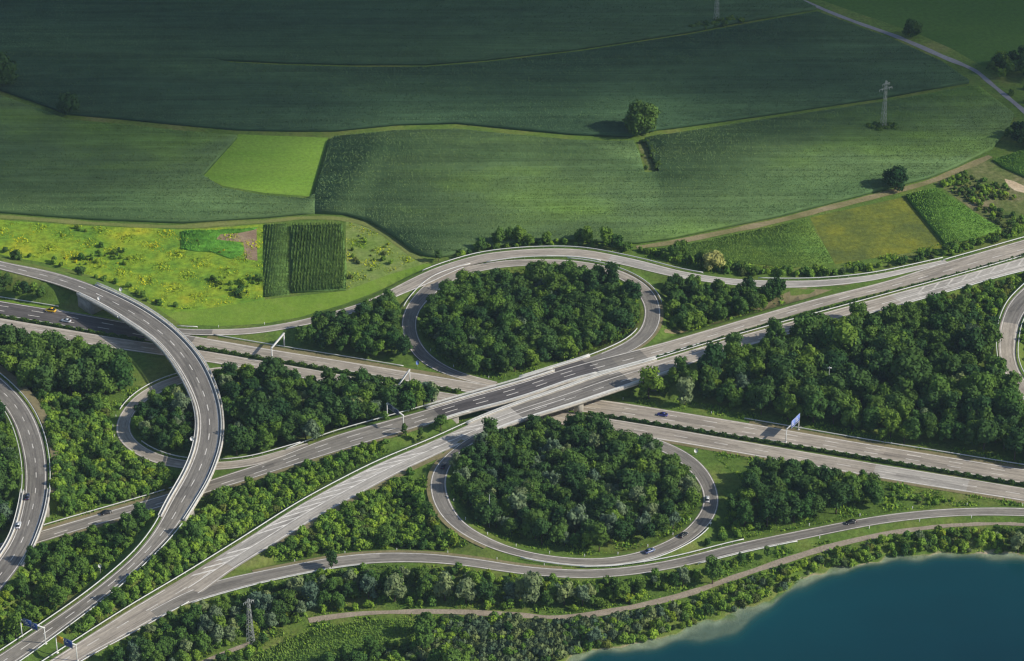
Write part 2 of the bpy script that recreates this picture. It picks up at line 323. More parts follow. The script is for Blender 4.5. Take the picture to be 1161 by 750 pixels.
R['D'] = Road([(-75,415,-64,390,5),(-35,432,-20,413,5),(0,456,20,446,5.5),(15.5,480,37.5,470,6),(24.5,508,49,500,6.5),(28.4,535,53.5,530,7),(28,556,53,556,7),(24.5,576,49,580,7),(20,594,44,596,7),(12.5,614,36,617,6.8),(0,633,24,640,6.2),(-15,653,8,661,5.4),(-45,685,-22,695,4.2)], sm=5)
R['E'] = Road([(320,416,320,421,0),(280,415.5,280,422,0),(250,416,250,424,0),(209,424,211,433,0),(180,433.5,187,443,0),(155,448,164,456,0),(138,467,150,472,.1),(131,486,147,486,.3),(138,503,152,497,.5),(155,516,164,507,.6),(178,526,183,516,.7),(207,531.5,209,522,.7),(248,533,248,524,.9),(290,527.5,290,519,1.6),(320,518,320,510.5,2.1),(350,508,350,502,2.8)], sm=3)
R['F'] = Road([(60,350,60,354.5,0),(90,355.5,90,360.5,0),(150,366,150,372,0),(201,372.5,201,379,.2),(250,373.5,250,380.5,.4),(290,371.5,290,378.5,.8),(334,364.5,334,371.5,1.2),(380,353,380,361,1.6),(422,339,427,347,2),(446,327,452,335.5,2.4),(471,314,479,325,2.8),(497,302.5,504,313,3.2),(522.5,294.5,527,303,3.5),(548.5,288,550,297,3.8),(590,283.3,590,291.5,4),(620,282,620,290.5,4.2),(657,282.7,656,291.5,4.4),(700,290,697,298.5,4.5),(735,297.8,731,306.5,4.6),(765,306,760,313.5,4.7),(800,312.5,798,319.5,4.8),(840,317,839,324,4.9),(882,318.5,882,326.5,5),(925,318,925,325.5,4.9),(964,315,964,322,4.8),(997,310.5,997,317,4.6),(1035,302.5,1035,308,4.3),(1073,294,1073,299,3.8)], sm=4)
R['G'] = Road([(575,435,577,440,7),(600,427,603,433,7),(640,414.5,645,421,7),(660,408.5,670,416,7),(690,397,703,404,7),(708,388.5,724,394,6.8),(722,378,740,381,6.5),(729,366,748,367,6.2),(731,351.5,749,351.5,5.9),(726,338,746.5,340,5.6),(714,324,735,325,5.2),(697,313.5,714,311.5,4.8),(678,307.5,686,301.5,4.5),(644.6,302.5,650,295.5,4.2),(610,301.5,612,294,3.9),(580,302.5,578,295,3.6),(548,307,543,299.5,3.2),(520,315.5,511,307.5,2.8),(505,323.5,490,316.5,2.4),(494,333,474,330,2),(482,344,462,345,1.6),(473,360,455.5,361,1.1),(472.5,375,456,377,.7),(477,388,463,394,.3),(487,401,474,408,0),(505,414,493,420,0),(530,424.5,520,429.5,0),(565,433.5,558,438.5,0)], sm=3)
R['H'] = Road([(600,467.5,603,473,7),(585,473.5,589,479,7),(550,487,556,492.5,7),(530,497,541,501,7),(511,511,528,508,6.8),(498,523.5,516,521,6.5),(489.5,537,508,535,6.2),(487.5,549,505.5,549,6),(488.5,561,507,559,5.7),(494,576,511,570,5.4),(503,589,518,583,5),(520,603.5,532,597,4.6),(540,615,552,608.5,4.2),(563,624.5,572,617.5,3.8),(590,632,597,625,3.4),(620,637.5,624,630,3),(655,641.5,655,633,2.7),(692,641.5,688,632.5,2.4),(729,636,720,627,2),(759,626,745,618.5,1.8),(788,610.5,771,605,1.5),(804,595.5,787,590,1.2),(813.5,579,796,576,1),(815,564,797.5,562,.8),(811,548.5,793,548.5,.6),(803,534,784,536.5,.4),(788,519,771,524.5,.2),(768,507,755,514.5,0),(745,497.5,735,505.5,0),(720,490.5,712,497,0),(690,484,685,489,0)], sm=3)
R['I'] = Road(vp([(1300,588,598,1),(1220,580.5,590,1),(1161,576,585.5,1),(1095,576,585,1),(1045,579,588.5,1),(995,585,595,1),(945,594,604.5,1),(895,604,615,1.2),(870,609,620,1.4),(830,617.5,629,1.6),(792,627.5,638.5,1.9),(755,636,646.5,2.1),(705,643.5,653.5,2.4),(655,646,656,2.7),(605,643,652.5,3),(580,640,650,3.2),(540,633.5,643.5,3.3),(490,628,638.5,3.2),(440,626.5,638,3),(390,630,642,2.8),(340,638.5,651,2.6),(290,648.5,662,2.4),(250,657,673,2.2),(212,671,685,2),(175,690,702.5,1.7)]), sm=4)
R['K'] = Road([(1190,300,1205,318,3),(1161,325.6,1180,338,3),(1145,342,1166,350,3),(1135,364,1156,368,3),(1132,385,1152.5,386,3),(1133,405,1151.5,404,3),(1138,422,1155,417.5,3),(1148,438,1162,430,3),(1161,453,1172,444,3),(1190,474,1198,463,3)], sm=3)
TR = {}
TR['J'] = centre([(1260,597),(1161,594.5),(1095,595),(1045,599.5),(995,607.6),(945,619),(870,642.5),(830,656),(780,673.6),(730,686),(692,693.6),(642,700.5),(580,697.4),(515,694),(465,694),(415,695.6),(385,698.6),(350,704)], 3.4)
TR['J2'] = centre([(285,729),(265,737),(243,745),(215,760)], 2.6)
TR['L'] = centre([(880,-12),(907.5,0),(961,22),(1019.4,43),(1071,65.5),(1105,80),(1122,94),(1161,126),(1200,158)], 3.6)
TR['M'] = centre([(722,281),(761,275.5),(812,265.5),(881,251),(942,235.5),(1002,220.5),(1054,206.5),(1085,194),(1123,177.5)], 4.5)
TR['N'] = centre([(-60,243),(0,245.8),(103,253.5),(207,257.5),(250,254.5),(300,251.5),(342,247.5),(388,248.5),(424,258.5),(450,276.5),(471,292),(486,298)], 3.6)
# bridge spans
R['B1'].bridge = R['B1'].mask(507, 655)
R['B2'].bridge = R['B2'].mask(552, 738)
R['C'].bridge = R['C'].mask(v0=333) & R['C'].mask(v1=580)
R['D'].bridge = R['D'].mask(v0=566, v1=628) & (R['D'].u > -10)
R['G'].bridge = (R['G'].u < 668) & (R['G'].v > 395) & (R['G'].p[:, 2] > 5)
R['H'].bridge = (R['H'].u > 548) & (R['H'].v < 500) & (R['H'].p[:, 2] > 5)
# ------------------------------------------------------------------ terrain
SH = [(1300,640),(1161,629),(1100,627),(1058,627.6),(1020,630),(983,639),(960,644),(940,645),(925,650),(912.6,656.5),(890,670),(875,677),(850,687),(830,695),(797,705),(775,713),(755,720),(720,731),(690,735),(675,737),(642,747),(610,760),(560,800),(560,1500),(1900,1500),(1900,640)]
DEEP = [(1320,643),(1161,632),(1058,630.5),(1020,633),(983,642),(940,649),(915,660),(893,674),(868,690),(846,703),(828,715),(812,724),(795,727),(775,726),(750,729),(728,735),(705,737),(680,740),(645,751),(612,765),(565,803),(600,1500),(1900,1500),(1900,645)]
ZW = -2.0
def poly_sd(X, Y, poly):
    """signed distance, positive inside"""
    px = np.array(poly, float); n = len(px); d = np.full(X.shape, 1e9); ins = np.zeros(X.shape, bool)
    for i in range(n):
        a = px[i]; b = px[(i+1) % n]; ab = b-a; L = (ab**2).sum()+1e-9
        t = np.clip(((X-a[0])*ab[0]+(Y-a[1])*ab[1])/L, 0, 1)
        d = np.minimum(d, np.hypot(X-a[0]-t*ab[0], Y-a[1]-t*ab[1]))
        c = ((a[1] > Y) != (b[1] > Y)) & (X < (b[0]-a[0])*(Y-a[1])/((b[1]-a[1]) if abs(b[1]-a[1]) > 1e-9 else 1e-9)+a[0])
        ins ^= c
    return np.where(ins, d, -d)
def inside(X, Y, poly): return poly_sd(X, Y, poly) > 0
shw = [P2(u, min(v, 1100), ZW) for u, v in SH]; deepw = [P2(u, min(v, 1100), ZW) for u, v in DEEP]
def roaddist(X, Y):
    """for each road: (distance beyond edge, z) of nearest sample"""
    out = []
    for k, r in R.items():
        best = np.full(X.shape, 1e9); zz = np.zeros(X.shape); br = np.zeros(X.shape, bool)
        x0, y0 = r.p[:, 0].min()-30, r.p[:, 1].min()-30; x1, y1 = r.p[:, 0].max()+30, r.p[:, 1].max()+30
        idx = np.where((X > x0) & (X < x1) & (Y > y0) & (Y < y1))[0]
        for ch in np.array_split(idx, max(1, len(idx)//20000)):
            if not len(ch): continue
            D = np.hypot(X[ch][:, None]-r.p[None, :, 0], Y[ch][:, None]-r.p[None, :, 1])-r.w[None, :]/2
            j = D.argmin(1); best[ch] = D[np.arange(len(ch)), j]; zz[ch] = r.p[j, 2]; br[ch] = r.bridge[j]
        out.append((k, best, zz, br))
    return out
def ground_h(X, Y):
    sh = X.shape; X = X.ravel(); Y = Y.ravel()
    sd = poly_sd(X, Y, shw); dp = poly_sd(X, Y, deepw)
    wv = 1.0*np.sin(X*.29+.6*np.sin(Y*.2))+.7*np.sin(X*.83+1)+.6*np.sin(Y*.47+X*.11); sd = sd+wv; dp = dp+1.3*np.sin(X*.17+2)+.8*np.sin(X*.41)
    z = np.where(sd < 0, np.clip(ZW*(1+sd/7.0), ZW, 0), ZW-0.55*np.clip(sd/6, 0, 1))
    z = z - .6*np.clip(dp, 0, 8) - .12*np.clip(dp-8, 0, 120)
    near = (sd < -8)
    und = 0.35*np.sin(X*.021+1)*np.cos(Y*.017)
    rd = roaddist(X, Y)
    up = z.copy(); 
    for k, d, zz, br in rd:
        cand = np.where(br, -99, zz-0.16-0.55*np.maximum(0, d-1.8)); up = np.maximum(up, cand)
    for k, d, zz, br in rd:
        cap = np.where(br, 99, zz-0.16+0.7*np.maximum(0, d-2.6)); up = np.minimum(up, cap)
    return up.reshape(sh)
# tensor grid, fine in view, stretching to the horizon
def axis(lo, hi, step, far):
    core = np.arange(lo, hi+step/2, step); out = []; s = step; x = hi
    while x < far: s *= 1.35; x += s; out.append(x)
    neg = []; s = step; x = lo
    while x > -far: s *= 1.35; x -= s; neg.append(x)
    return np.r_[neg[::-1], core, out]
gx = axis(-330, 330, 2.0, 9000); gy = axis(-340, 480, 2.0, 9000)
GX, GY = np.meshgrid(gx, gy); GZ = ground_h(GX, GY)
def hgt(x, y):
    x = np.atleast_1d(np.asarray(x, float)); y = np.atleast_1d(np.asarray(y, float))
    i = np.clip(np.searchsorted(gx, x)-1, 0, len(gx)-2); j = np.clip(np.searchsorted(gy, y)-1, 0, len(gy)-2)
    fx = np.clip((x-gx[i])/(gx[i+1]-gx[i]), 0, 1); fy = np.clip((y-gy[j])/(gy[j+1]-gy[j]), 0, 1)
    return (GZ[j, i]*(1-fx)*(1-fy)+GZ[j, i+1]*fx*(1-fy)+GZ[j+1, i]*(1-fx)*fy+GZ[j+1, i+1]*fx*fy)
nx, ny = len(gx), len(gy)
idx = np.arange(nx*ny).reshape(ny, nx)
Q = np.stack([idx[:-1, :-1], idx[:-1, 1:], idx[1:, 1:], idx[1:, :-1]], -1).reshape(-1, 4)
structure(link('ground', mkmesh('ground', np.c_[GX.ravel(), GY.ravel(), GZ.ravel()], [Q], M['ground'], smooth=True)))
# ground point under a pixel, on the terrain
def G3(u, v):
    z = 0.0
    for _ in range(6):
        p = P(u, v, z); z = float(hgt(p[0], p[1])[0])
    return P(u, v, z)
# ------------------------------------------------------------------ water
m = bpy.data.materials.new('water'); m.use_nodes = True; t = m.node_tree
for n in list(t.nodes): t.nodes.remove(n)
out = t.nodes.new('ShaderNodeOutputMaterial'); gl = t.nodes.new('ShaderNodeBsdfGlossy'); gl.inputs['Roughness'].default_value = .08
tr = t.nodes.new('ShaderNodeBsdfTransparent'); fr = t.nodes.new('ShaderNodeFresnel'); fr.inputs[0].default_value = 1.33
mx = t.nodes.new('ShaderNodeMixShader'); bp = t.nodes.new('ShaderNodeBump'); bp.inputs['Strength'].default_value = .25; bp.inputs['Distance'].default_value = .2
t.links.new(noise(t, .6, 4, .6, stretch=(.5, 1, 1)), bp.inputs['Height']); t.links.new(bp.outputs[0], gl.inputs['Normal']); t.links.new(bp.outputs[0], fr.inputs['Normal'])
gb = t.nodes.new('ShaderNodeNewGeometry'); mlt = t.nodes.new('ShaderNodeMath'); mlt.operation = 'MULTIPLY'; inv_ = t.nodes.new('ShaderNodeMath'); inv_.operation = 'SUBTRACT'; inv_.inputs[0].default_value = 1.0
t.links.new(gb.outputs['Backfacing'], inv_.inputs[1]); t.links.new(fr.outputs[0], mlt.inputs[0]); t.links.new(inv_.outputs[0], mlt.inputs[1]); t.links.new(mlt.outputs[0], mx.inputs[0]); t.links.new(tr.outputs[0], mx.inputs[1]); t.links.new(gl.outputs[0], mx.inputs[2]); t.links.new(mx.outputs[0], out.inputs[0])
df = t.nodes.new('ShaderNodeBsdfDiffuse'); m2 = t.nodes.new('ShaderNodeMixShader'); at = t.nodes.new('ShaderNodeAttribute'); at.attribute_name = 'turbidity'
dpt = t.nodes.new('ShaderNodeAttribute'); dpt.attribute_name = 'depth'
wcol = ramp(t, dpt.outputs['Fac'], [(.0, lin(.006, .085, .085)), (.22, lin(.0006, .052, .066)), (.7, lin(.0001, .029, .043))])
wcol = mixc(t, 1.0, wcol, ramp(t, noise(t, .01, 4, .6, stretch=(.4, 1, 1)), [(.35, (.88,)*3+(1,)), (.65, (1.1,)*3+(1,))]), 'MULTIPLY'); t.links.new(wcol, df.inputs[0])
tr.inputs[0].default_value = (.80, .95, .92, 1)
t.links.new(at.outputs['Fac'], m2.inputs[0]); t.links.new(tr.outputs[0], m2.inputs[1]); t.links.new(df.outputs[0], m2.inputs[2]); t.links.new(m2.outputs[0], mx.inputs[1])
M['water'] = m
def prism(poly, z0, z1):
    n = len(poly); V = [(x, y, z0) for x, y in poly]+[(x, y, z1) for x, y in poly]
    return V, n
import bmesh
def ngon_prism(name, poly, z0, z1, mat):
    bm = bmesh.new(); lo = [bm.verts.new((x, y, z0)) for x, y in poly]; hi = [bm.verts.new((x, y, z1)) for x, y in poly]
    n = len(poly); bm.faces.new(hi); bm.faces.new(lo[::-1])
    for k in range(n): bm.faces.new((lo[k], lo[(k+1) % n], hi[(k+1) % n], hi[k]))
    bmesh.ops.recalc_face_normals(bm, faces=bm.faces); bmesh.ops.triangulate(bm, faces=bm.faces)
    me = bpy.data.meshes.new(name); bm.to_mesh(me); bm.free(); me.materials.append(mat); return me
wx = np.arange(P2(520, 750)[0], 420, 2.0); wy = np.arange(-420, P2(1161, 600)[1], 2.0); WX, WY = np.meshgrid(wx, wy)
dep = np.maximum(0, ZW-ground_h(WX, WY)); nw, nh = len(wx), len(wy); idw = np.arange(nw*nh).reshape(nh, nw)
QW = np.stack([idw[:-1, :-1], idw[:-1, 1:], idw[1:, 1:], idw[1:, :-1]], -1).reshape(-1, 4)
keepq = dep.ravel()[QW].max(1) > 0; QW = QW[keepq]
me = mkmesh('lake_water', np.c_[WX.ravel(), WY.ravel(), np.full(WX.size, ZW)], [QW], M['water'])
at_ = me.attributes.new('turbidity', 'FLOAT', 'POINT')
if len(at_.data) == WX.size: at_.data.foreach_set('value', (1-np.exp(-.85*dep.ravel())).astype(np.float32))
ad_ = me.attributes.new('depth', 'FLOAT', 'POINT')
if len(ad_.data) == WX.size: ad_.data.foreach_set('value', np.clip(dep.ravel()/20, 0, 1).astype(np.float32))
structure(link('lake_water', me))
# ------------------------------------------------------------------ road ribbons
def ribbon(road, offs, mats, dz=0.0, mask=None, matf=None, name='road', parent=None, crown=True):
    """offs: list of (side, do); one strip through them"""
    cols = [road.off(s, d, dz) for s, d in offs]; n = len(road.p); k = len(cols)
    V = np.stack(cols, 1).reshape(-1, 3)
    uv = np.stack([np.c_[road.s, s*road.w/2+d] for s, d in offs], 1).reshape(-1, 2)
    ii = np.arange(n-1)
    if mask is not None: ii = ii[mask[:-1] & mask[1:]]
    if not len(ii): return None
    Qs = []; mi = []
    for c in range(k-1):
        Qs.append(np.stack([ii*k+c+1, ii*k+c, (ii+1)*k+c, (ii+1)*k+c+1], -1)); mi.append(matf(ii) if matf else np.zeros(len(ii), int))
    return link(name, mkmesh(name, V, [np.concatenate(Qs)], mats, np.concatenate(mi), uv=uv), parent)
def sweep(road, sec, mask, mb):
    """closed cross-section sec [(side, do, dz)] swept along the masked run(s)"""
    idx = np.where(mask)[0]
    if len(idx) < 2: return
    for run in np.split(idx, np.where(np.diff(idx) > 1)[0]+1):
        if len(run) < 2: continue
        cols = [road.off(s, d, z)[run] for s, d, z in sec]; k = len(cols); n = len(run)
        V = np.stack(cols, 1).reshape(-1, 3); i = np.arange(n-1); Qs = []
        for c in range(k):
            c2 = (c+1) % k; Qs.append(np.stack([i*k+c, i*k+c2, (i+1)*k+c2, (i+1)*k+c], -1))
        Tc = [(0, c+1, c) for c in range(1, k-1)]+[((n-1)*k, (n-1)*k+c, (n-1)*k+c+1) for c in range(1, k-1)]
        mb.add(V, np.concatenate(Qs), Tc)
order = ['A1', 'A2', 'F', 'G', 'H', 'I', 'E', 'B2', 'B1', 'C', 'D', 'K']
LIFT = {k: 0.004*(i+1) for i, k in enumerate(['I', 'E', 'G', 'H', 'F', 'K', 'A2', 'A1', 'B2', 'B1', 'C', 'D'])}
MS = ['concrete_road', 'pale_concrete', 'grey_asphalt', 'mid_asphalt', 'dark_asphalt']
def matfun(k):
    r = R[k]; u = r.u; v = r.v; base = dict(A1=0, A2=0, B1=0, B2=0, C=2, D=2, E=0, F=0, G=0, H=3, I=3, K=0)[k]
    a = np.full(len(u), base)
    if k == 'A1': a[u < 165] = 4; a[(u > 165) & (u < 215)] = 2
    if k == 'B1': a[(u > 480) & (u < 730)] = 3; a[(u > 490) & (u < 700)] = 2; a[(u > 500) & (u < 676)] = 4; a[(u > 262) & (u < 480)] = 3; a[u < 262] = 3
    if k == 'B2': a[(u > 590) & (u < 712)] = 2; a[u > 1020] = 1; a[(u < 590) & (u > 260)] = 1; a[u <= 200] = 0
    if k == 'F': a[u < 240] = 2; a[(u > 240) & (u < 300)] = 0; a[(u > 300) & (u < 690)] = 0; a[u >= 690] = 1
    if k == 'G': a[(v > 333) & (v < 392) & (u > 700)] = 2; a[(u < 560) & (v > 325) & (v < 425)] = 2; a[(u < 660) & (v > 405) & (r.p[:, 2] > 5)] = 4; a[(v >= 392) & (u > 660)] = 2
    if k == 'H': a[(v < 600) & (u < 540)] = 2; a[(u > 770) & (v < 600)] = 2; a[(u > 560) & (r.p[:, 2] > 6.5)] = 2
    if k == 'I': a[(u > 780) & (u < 1010)] = 2
    if k == 'C': a[(u < 60) & (v < 340)] = 3; a[(v > 565)] = 3
    if k == 'A2': a[(u > 990) & (u < 1092)] = 1; a[u >= 1092] = 0
    if k == 'K': a[v < 365] = 2
    return lambda ii: a[ii]
names = dict(A1='motorway', A2='motorway', B1='motorway', B2='motorway')
for k, r in R.items():
    ro = structure(ribbon(r, [(1, 0), (0, 0), (-1, 0)], [M[x] for x in MS], LIFT[k], matf=matfun(k), name=names.get(k, 'slip_road')))
    r.obj = ro
    # verge of dry grass along the hard shoulder (not on bridges)
    r.lift = LIFT[k]
for k, (nm, mt) in dict(J=('gravel_path', 'gravel'), J2=('gravel_path', 'gravel'), L=('field_road', 'fieldroad'), M=('dirt_track', 'dirt'), N=('grass_track', 'grasstrack')).items():
    r = TR[k]; r.p[:, 2] = hgt(r.p[:, 0], r.p[:, 1])+.12
    jit = smooth1(rng.normal(0, 1.2, len(r.p)), 3)*1.0; r.w = r.w+jit
    structure(ribbon(r, [(1, 0), (0, 0), (-1, 0)], M[mt], 0, name=nm))
def shoulder(k, side, w0, w1, mask, mat='dryverge'):
    r = R[k]; o = ribbon(r, sorted([(side, side*w0), (side, side*w1)], key=lambda q: -q[1]), M[mat], .001-.06*0, mask=mask, name='verge')
    if o: structure(o)
shoulder('A1', 1, -.05, 2.9, R['A1'].mask(228, 560)); shoulder('A1', 1, -.05, 2.4, R['A1'].mask(840, 1240))
shoulder('A1', 1, -.05, 1.6, R['A1'].mask(-60, 190), 'verge'); shoulder('A2', -1, -.05, 1.8, R['A2'].mask(690, 1240))
shoulder('B1', -1, -.05, 2.2, R['B1'].mask(20, 232)); shoulder('B2', 1, -.05, 2.6, R['B2'].mask(290, 495)); shoulder('B1', 1, -.05, 1.8, R['B1'].mask(60, 480))
shoulder('D', 1, 2.0, 5.5, R['D'].mask(-40, 60) & (R['D'].v < 560)); shoulder('B2', 1, -.05, 1.2, R['B2'].mask(-20, 210))
shoulder('H', -1, -.05, 1.6, (R['H'].v > 500) & (R['H'].u < 560)); shoulder('G', -1, -.05, 1.3, R['G'].mask(700, 760)); shoulder('I', -1, -.05, 1.6, R['I'].mask(290, 640))

def marks(k, lines, mat='white'):
    """lines: (side, do, width, dash on, dash period, mask)"""
    r = R[k]; mb = MB(); z = LIFT[k]+.008
    fine, s = resample(np.c_[r.p, r.w, r.n, r.u, r.v], 1.0)
    for side, do, wd, on, per, mk in lines:
        o = side*fine[:, 3]/2+do
        a = np.c_[fine[:, :2]+fine[:, 4:6]*(o+wd/2)[:, None], fine[:, 2]+z]; b = np.c_[fine[:, :2]+fine[:, 4:6]*(o-wd/2)[:, None], fine[:, 2]+z]
        n = len(fine); ok = np.ones(n-1, bool) if mk is None else mk(fine[:-1, 6], fine[:-1, 7], fine[:-1, 2])
        if on: ok &= (s[:-1] % per) < on
        i = np.where(ok)[0]
        if not len(i): continue
        V = np.concatenate([a, b]); mb.add(V, np.stack([i+n, i, i+1, i+1+n], -1))
    if mb.n: mb.build('road_marking', M[mat], r.obj)
L_ = None
marks('A1', [(1, -.7, .4, 0, 0, None), (-1, .6, .35, 0, 0, None), (1/3, 0, .38, 6, 18, lambda u, v, z: (u < 200) | (u > 560)), (-1/3, 0, .32, 6, 18, lambda u, v, z: (u < 200) | (u > 560))])
marks('A1', [(0, 0, .28, 6, 18, lambda u, v, z: (u > 200) & (u < 560))], 'paint_worn')
marks('A2', [(1, -.6, .3, 0, 0, None), (-1, .7, .5, 0, 0, None), (0, 0, .3, 6, 18, None)])
marks('B1', [(1, -.7, .35, 0, 0, lambda u, v, z: (u < 560)), (-1, .7, .4, 0, 0, None), (.28, 0, .36, 6, 15, lambda u, v, z: True | (u > 0)), (-.30, 0, .36, 6, 15, lambda u, v, z: (u > 300) & (u < 680))])
marks('B2', [(1, -.9, .4, 0, 0, None), (-1, .7, .4, 0, 0, lambda u, v, z: (u > 700) | (u < 200)), (.33, 0, .32, 6, 15, lambda u, v, z: (u > 590)), (.12, 0, .45, 0, 0, lambda u, v, z: (u > 540) & (u < 640)), (-.33, 0, .36, 0, 0, lambda u, v, z: (u > 560) & (u < 820)), (-.1, 0, .36, 6, 15, lambda u, v, z: (u < 205) | ((u > 205) & (u < 240)))])
marks('C', [(1, -.8, .35, 0, 0, None), (-1, .8, .35, 0, 0, None), (0, 0, .36, 5, 12, None)])
marks('D', [(1, -.8, .35, 0, 0, None), (-1, .8, .3, 0, 0, None), (0, 0, .34, 4, 12, None)])
marks('E', [(1, -.5, .3, 0, 0, None), (-1, .5, .3, 0, 0, None)])
marks('F', [(1, -.5, .3, 0, 0, None), (-1, .5, .4, 0, 0, lambda u, v, z: (u < 420) | (u > 620)), (-1, .5, .6, 0, 0, lambda u, v, z: (u >= 420) & (u <= 520))])
marks('G', [(1, -.5, .32, 0, 0, lambda u, v, z: (v < 405) | (z < 4)), (-1, .5, .32, 0, 0, lambda u, v, z: (v < 405) | (z < 4))])
marks('H', [(1, -.5, .34, 0, 0, lambda u, v, z: (u < 545) | (v > 500)), (-1, .5, .34, 0, 0, None)])
marks('I', [(1, -.5, .34, 0, 0, None), (-1, .5, .34, 0, 0, None)])
marks('K', [(1, -.8, .3, 0, 0, None), (-1, .8, .3, 0, 0, None)])
# hatched zones
def hatch(k, f1, f2, u0, u1, per=7.5, slant=6.0, wd=1.5, mat='white'):
    r = R[k]; mb = MB(); z = LIFT[k]+.010
    s0, s1 = sorted((np.interp(0, [0], [0]),)*0 or (r.s[np.argmin(abs(r.u-u0))], r.s[np.argmin(abs(r.u-u1))]))
    def at(s, f):
        q = [np.interp(s, r.s, r.p[:, 0]), np.interp(s, r.s, r.p[:, 1]), np.interp(s, r.s, r.p[:, 2])]
        n = np.array([np.interp(s, r.s, r.n[:, 0]), np.interp(s, r.s, r.n[:, 1])]); w_ = np.interp(s, r.s, r.w)
        return (q[0]+n[0]*f*w_/2, q[1]+n[1]*f*w_/2, q[2]+z)
    s = s0
    while s < s1-slant:
        g1 = f1(s, s0, s1) if callable(f1) else f1; g2 = f2(s, s0, s1) if callable(f2) else f2
        mb.add([at(s, g1), at(s+wd, g1), at(s+slant+wd, g2), at(s+slant, g2)], [(0, 1, 2, 3)])
        s += per
    mb.build('road_marking', M[mat], r.obj)
hatch('B2', -.05, -.82, 300, 560, 7.5, 12, 1.7)
hatch('B2', .0, -.75, 218, 285, 6.5, 9, 1.8)
hatch('B2', .05, -.85, 1045, 1185, 8.5, -7, 1.6, 'paint_worn')
marks('B2', [(.0, 0, .5, 0, 0, lambda u, v, z: (u > 215) & (u < 545)), (-.88, 0, .4, 0, 0, lambda u, v, z: (u > 285) & (u < 500)), (.12, 0, .4, 0, 0, lambda u, v, z: (u > 1000))])
# ------------------------------------------------------------------ guard rails, parapets
def poststep(road, mask, side, do, h, step, mb, r=.07, z0=-.5):
    idx = np.where(mask)[0]
    if not len(idx): return
    e = road.off(side, do); last = -99
    for i in idx:
        if road.s[i]-last >= step: mb.bar((e[i][0], e[i][1], e[i][2]+z0), (e[i][0], e[i][1], e[i][2]+h), r); last = road.s[i]
def guard(k, side, do, mask, label, group='guard rails along the roads'):
    r = R[k]; mb = MB(); s = 1 if side > 0 else -1
    sweep(r, [(side, do-.16, .42), (side, do+.16, .42), (side, do+.18, .80), (side, do-.18, .80)], mask, mb)
    pm = MB(); poststep(r, mask, side, do, .45, 4, pm)
    if not mb.n: return
    root = tag(mb.build('guard_rail', M['steel']), label, 'guard rail', group)
    if pm.n:
        po = pm.build('posts', M['steel'], root); po['kind'] = 'stuff'; po.name = 'rail_post'
A1, A2, B1, B2, CC, DD, EE, FF, GG, HH, II, KK = [R[x] for x in ('A1', 'A2', 'B1', 'B2', 'C', 'D', 'E', 'F', 'G', 'H', 'I', 'K')]
def left_is_up(r):  # is the +1 side the upper (far) side in the picture
    return r.n[len(r.n)//2][1] > 0
# travel left->right: +1 = far side (A1, A2, F); travel right->left: -1 = far side (B1, B2, I)
guard('A1', 1, 2.6, A1.mask(-60, 60), 'guard rail on the far side of the lower motorway left of the curved flyover')
guard('A1', 1, 3.2, A1.mask(232, 452), 'pale guard rail behind the lower motorway below the small wood')
guard('A1', 1, 2.6, A1.mask(838, 1250), 'pale guard rail between the lower motorway and the large right wood')
guard('F', 1, 1.2, FF.mask(193, 226), 'short guard rail on the slip road just right of the curved flyover')
guard('F', 1, 1.3, FF.mask(488, 800), 'guard rail around the outside of the slip road above the upper loop')
guard('F', 1, 1.3, FF.mask(855, 1075), 'guard rail along the merging slip road below the small fields')
guard('F', -1, -1.2, FF.mask(545, 690), 'guard rail between the slip road and the top of the upper loop')
guard('B1', -1, -1.6, B1.mask(1076, 1290), 'guard rail on the far edge of the upper motorway at the right')
guard('B1', -1, -2.6, B1.mask(30, 225), 'guard rail on the far side of the road passing under the left flyovers')
guard('B1', -1, -2.6, B1.mask(330, 500), 'white guard rail on the far side of the motorway before the bridge')
guard('B1', 1, 1.2, B1.mask(470, 530), 'short guard rail on the near side of the motorway before the bridge')
guard('E', 1, 1.2, EE.mask(150, 215) & (EE.v < 445), 'guard rail at the top of the small left loop') if False else None
guard('E', -1, -1.2, EE.mask(128, 222) & (EE.v < 470), 'guard rail at the top of the small left loop')
guard('E', 1, 1.2, EE.mask(248, 345) & (EE.v > 480), 'white guard rail below the wood between the motorways')
guard('E', 1, 1.2, EE.mask(150, 218) & (EE.v > 492), 'guard rail inside the bottom of the small left loop')
guard('B2', -1, -1.5, B2.mask(-30, 548), 'long white guard rail on the far edge of the near motorway')
guard('B2', 1, 1.2, B2.mask(-30, 205), 'guard rail on the near edge of the motorway in the lower left corner')
guard('B2', 1, 1.2, B2.mask(935, 1290), 'guard rail between the upper motorway and the right wood')
guard('B2', -1, -.8, B2.mask(736, 1290), 'guard rail on the far edge of the near carriageway beside the patchy median hedge')
guard('B1', 1, .8, B1.mask(655, 790), 'guard rail on the near edge of the far carriageway right of the bridge')
guard('I', 1, 1.1, II.mask(210, 415), 'guard rail on the near edge of the lakeside slip road at the left')
guard('I', 1, 1.1, II.mask(783, 905), 'guard rail on the near edge of the lakeside slip road above the gravel path')
guard('I', -1, -1.1, II.mask(655, 850), 'guard rail between the lower loop and the lakeside slip road')
guard('H', -1, -1.1, HH.mask(590, 800) & (HH.v > 595), 'white guard rail around the bottom outside of the lower loop')
guard('H', 1, 1.1, HH.mask(590, 800) & (HH.v > 595), '') if False else None
guard('G', 1, 1.0, GG.mask(655, 735) & (GG.v > 366) , 'white guard rail on the inside of the upper loop where it meets the bridge') if False else None
guard('G', 1 if GG.n[0][1] > 0 else -1, (1 if GG.n[0][1] > 0 else -1)*1.0, GG.mask(660, 735) & (GG.v > 366), 'white guard rail on the inside of the upper loop where it meets the bridge')
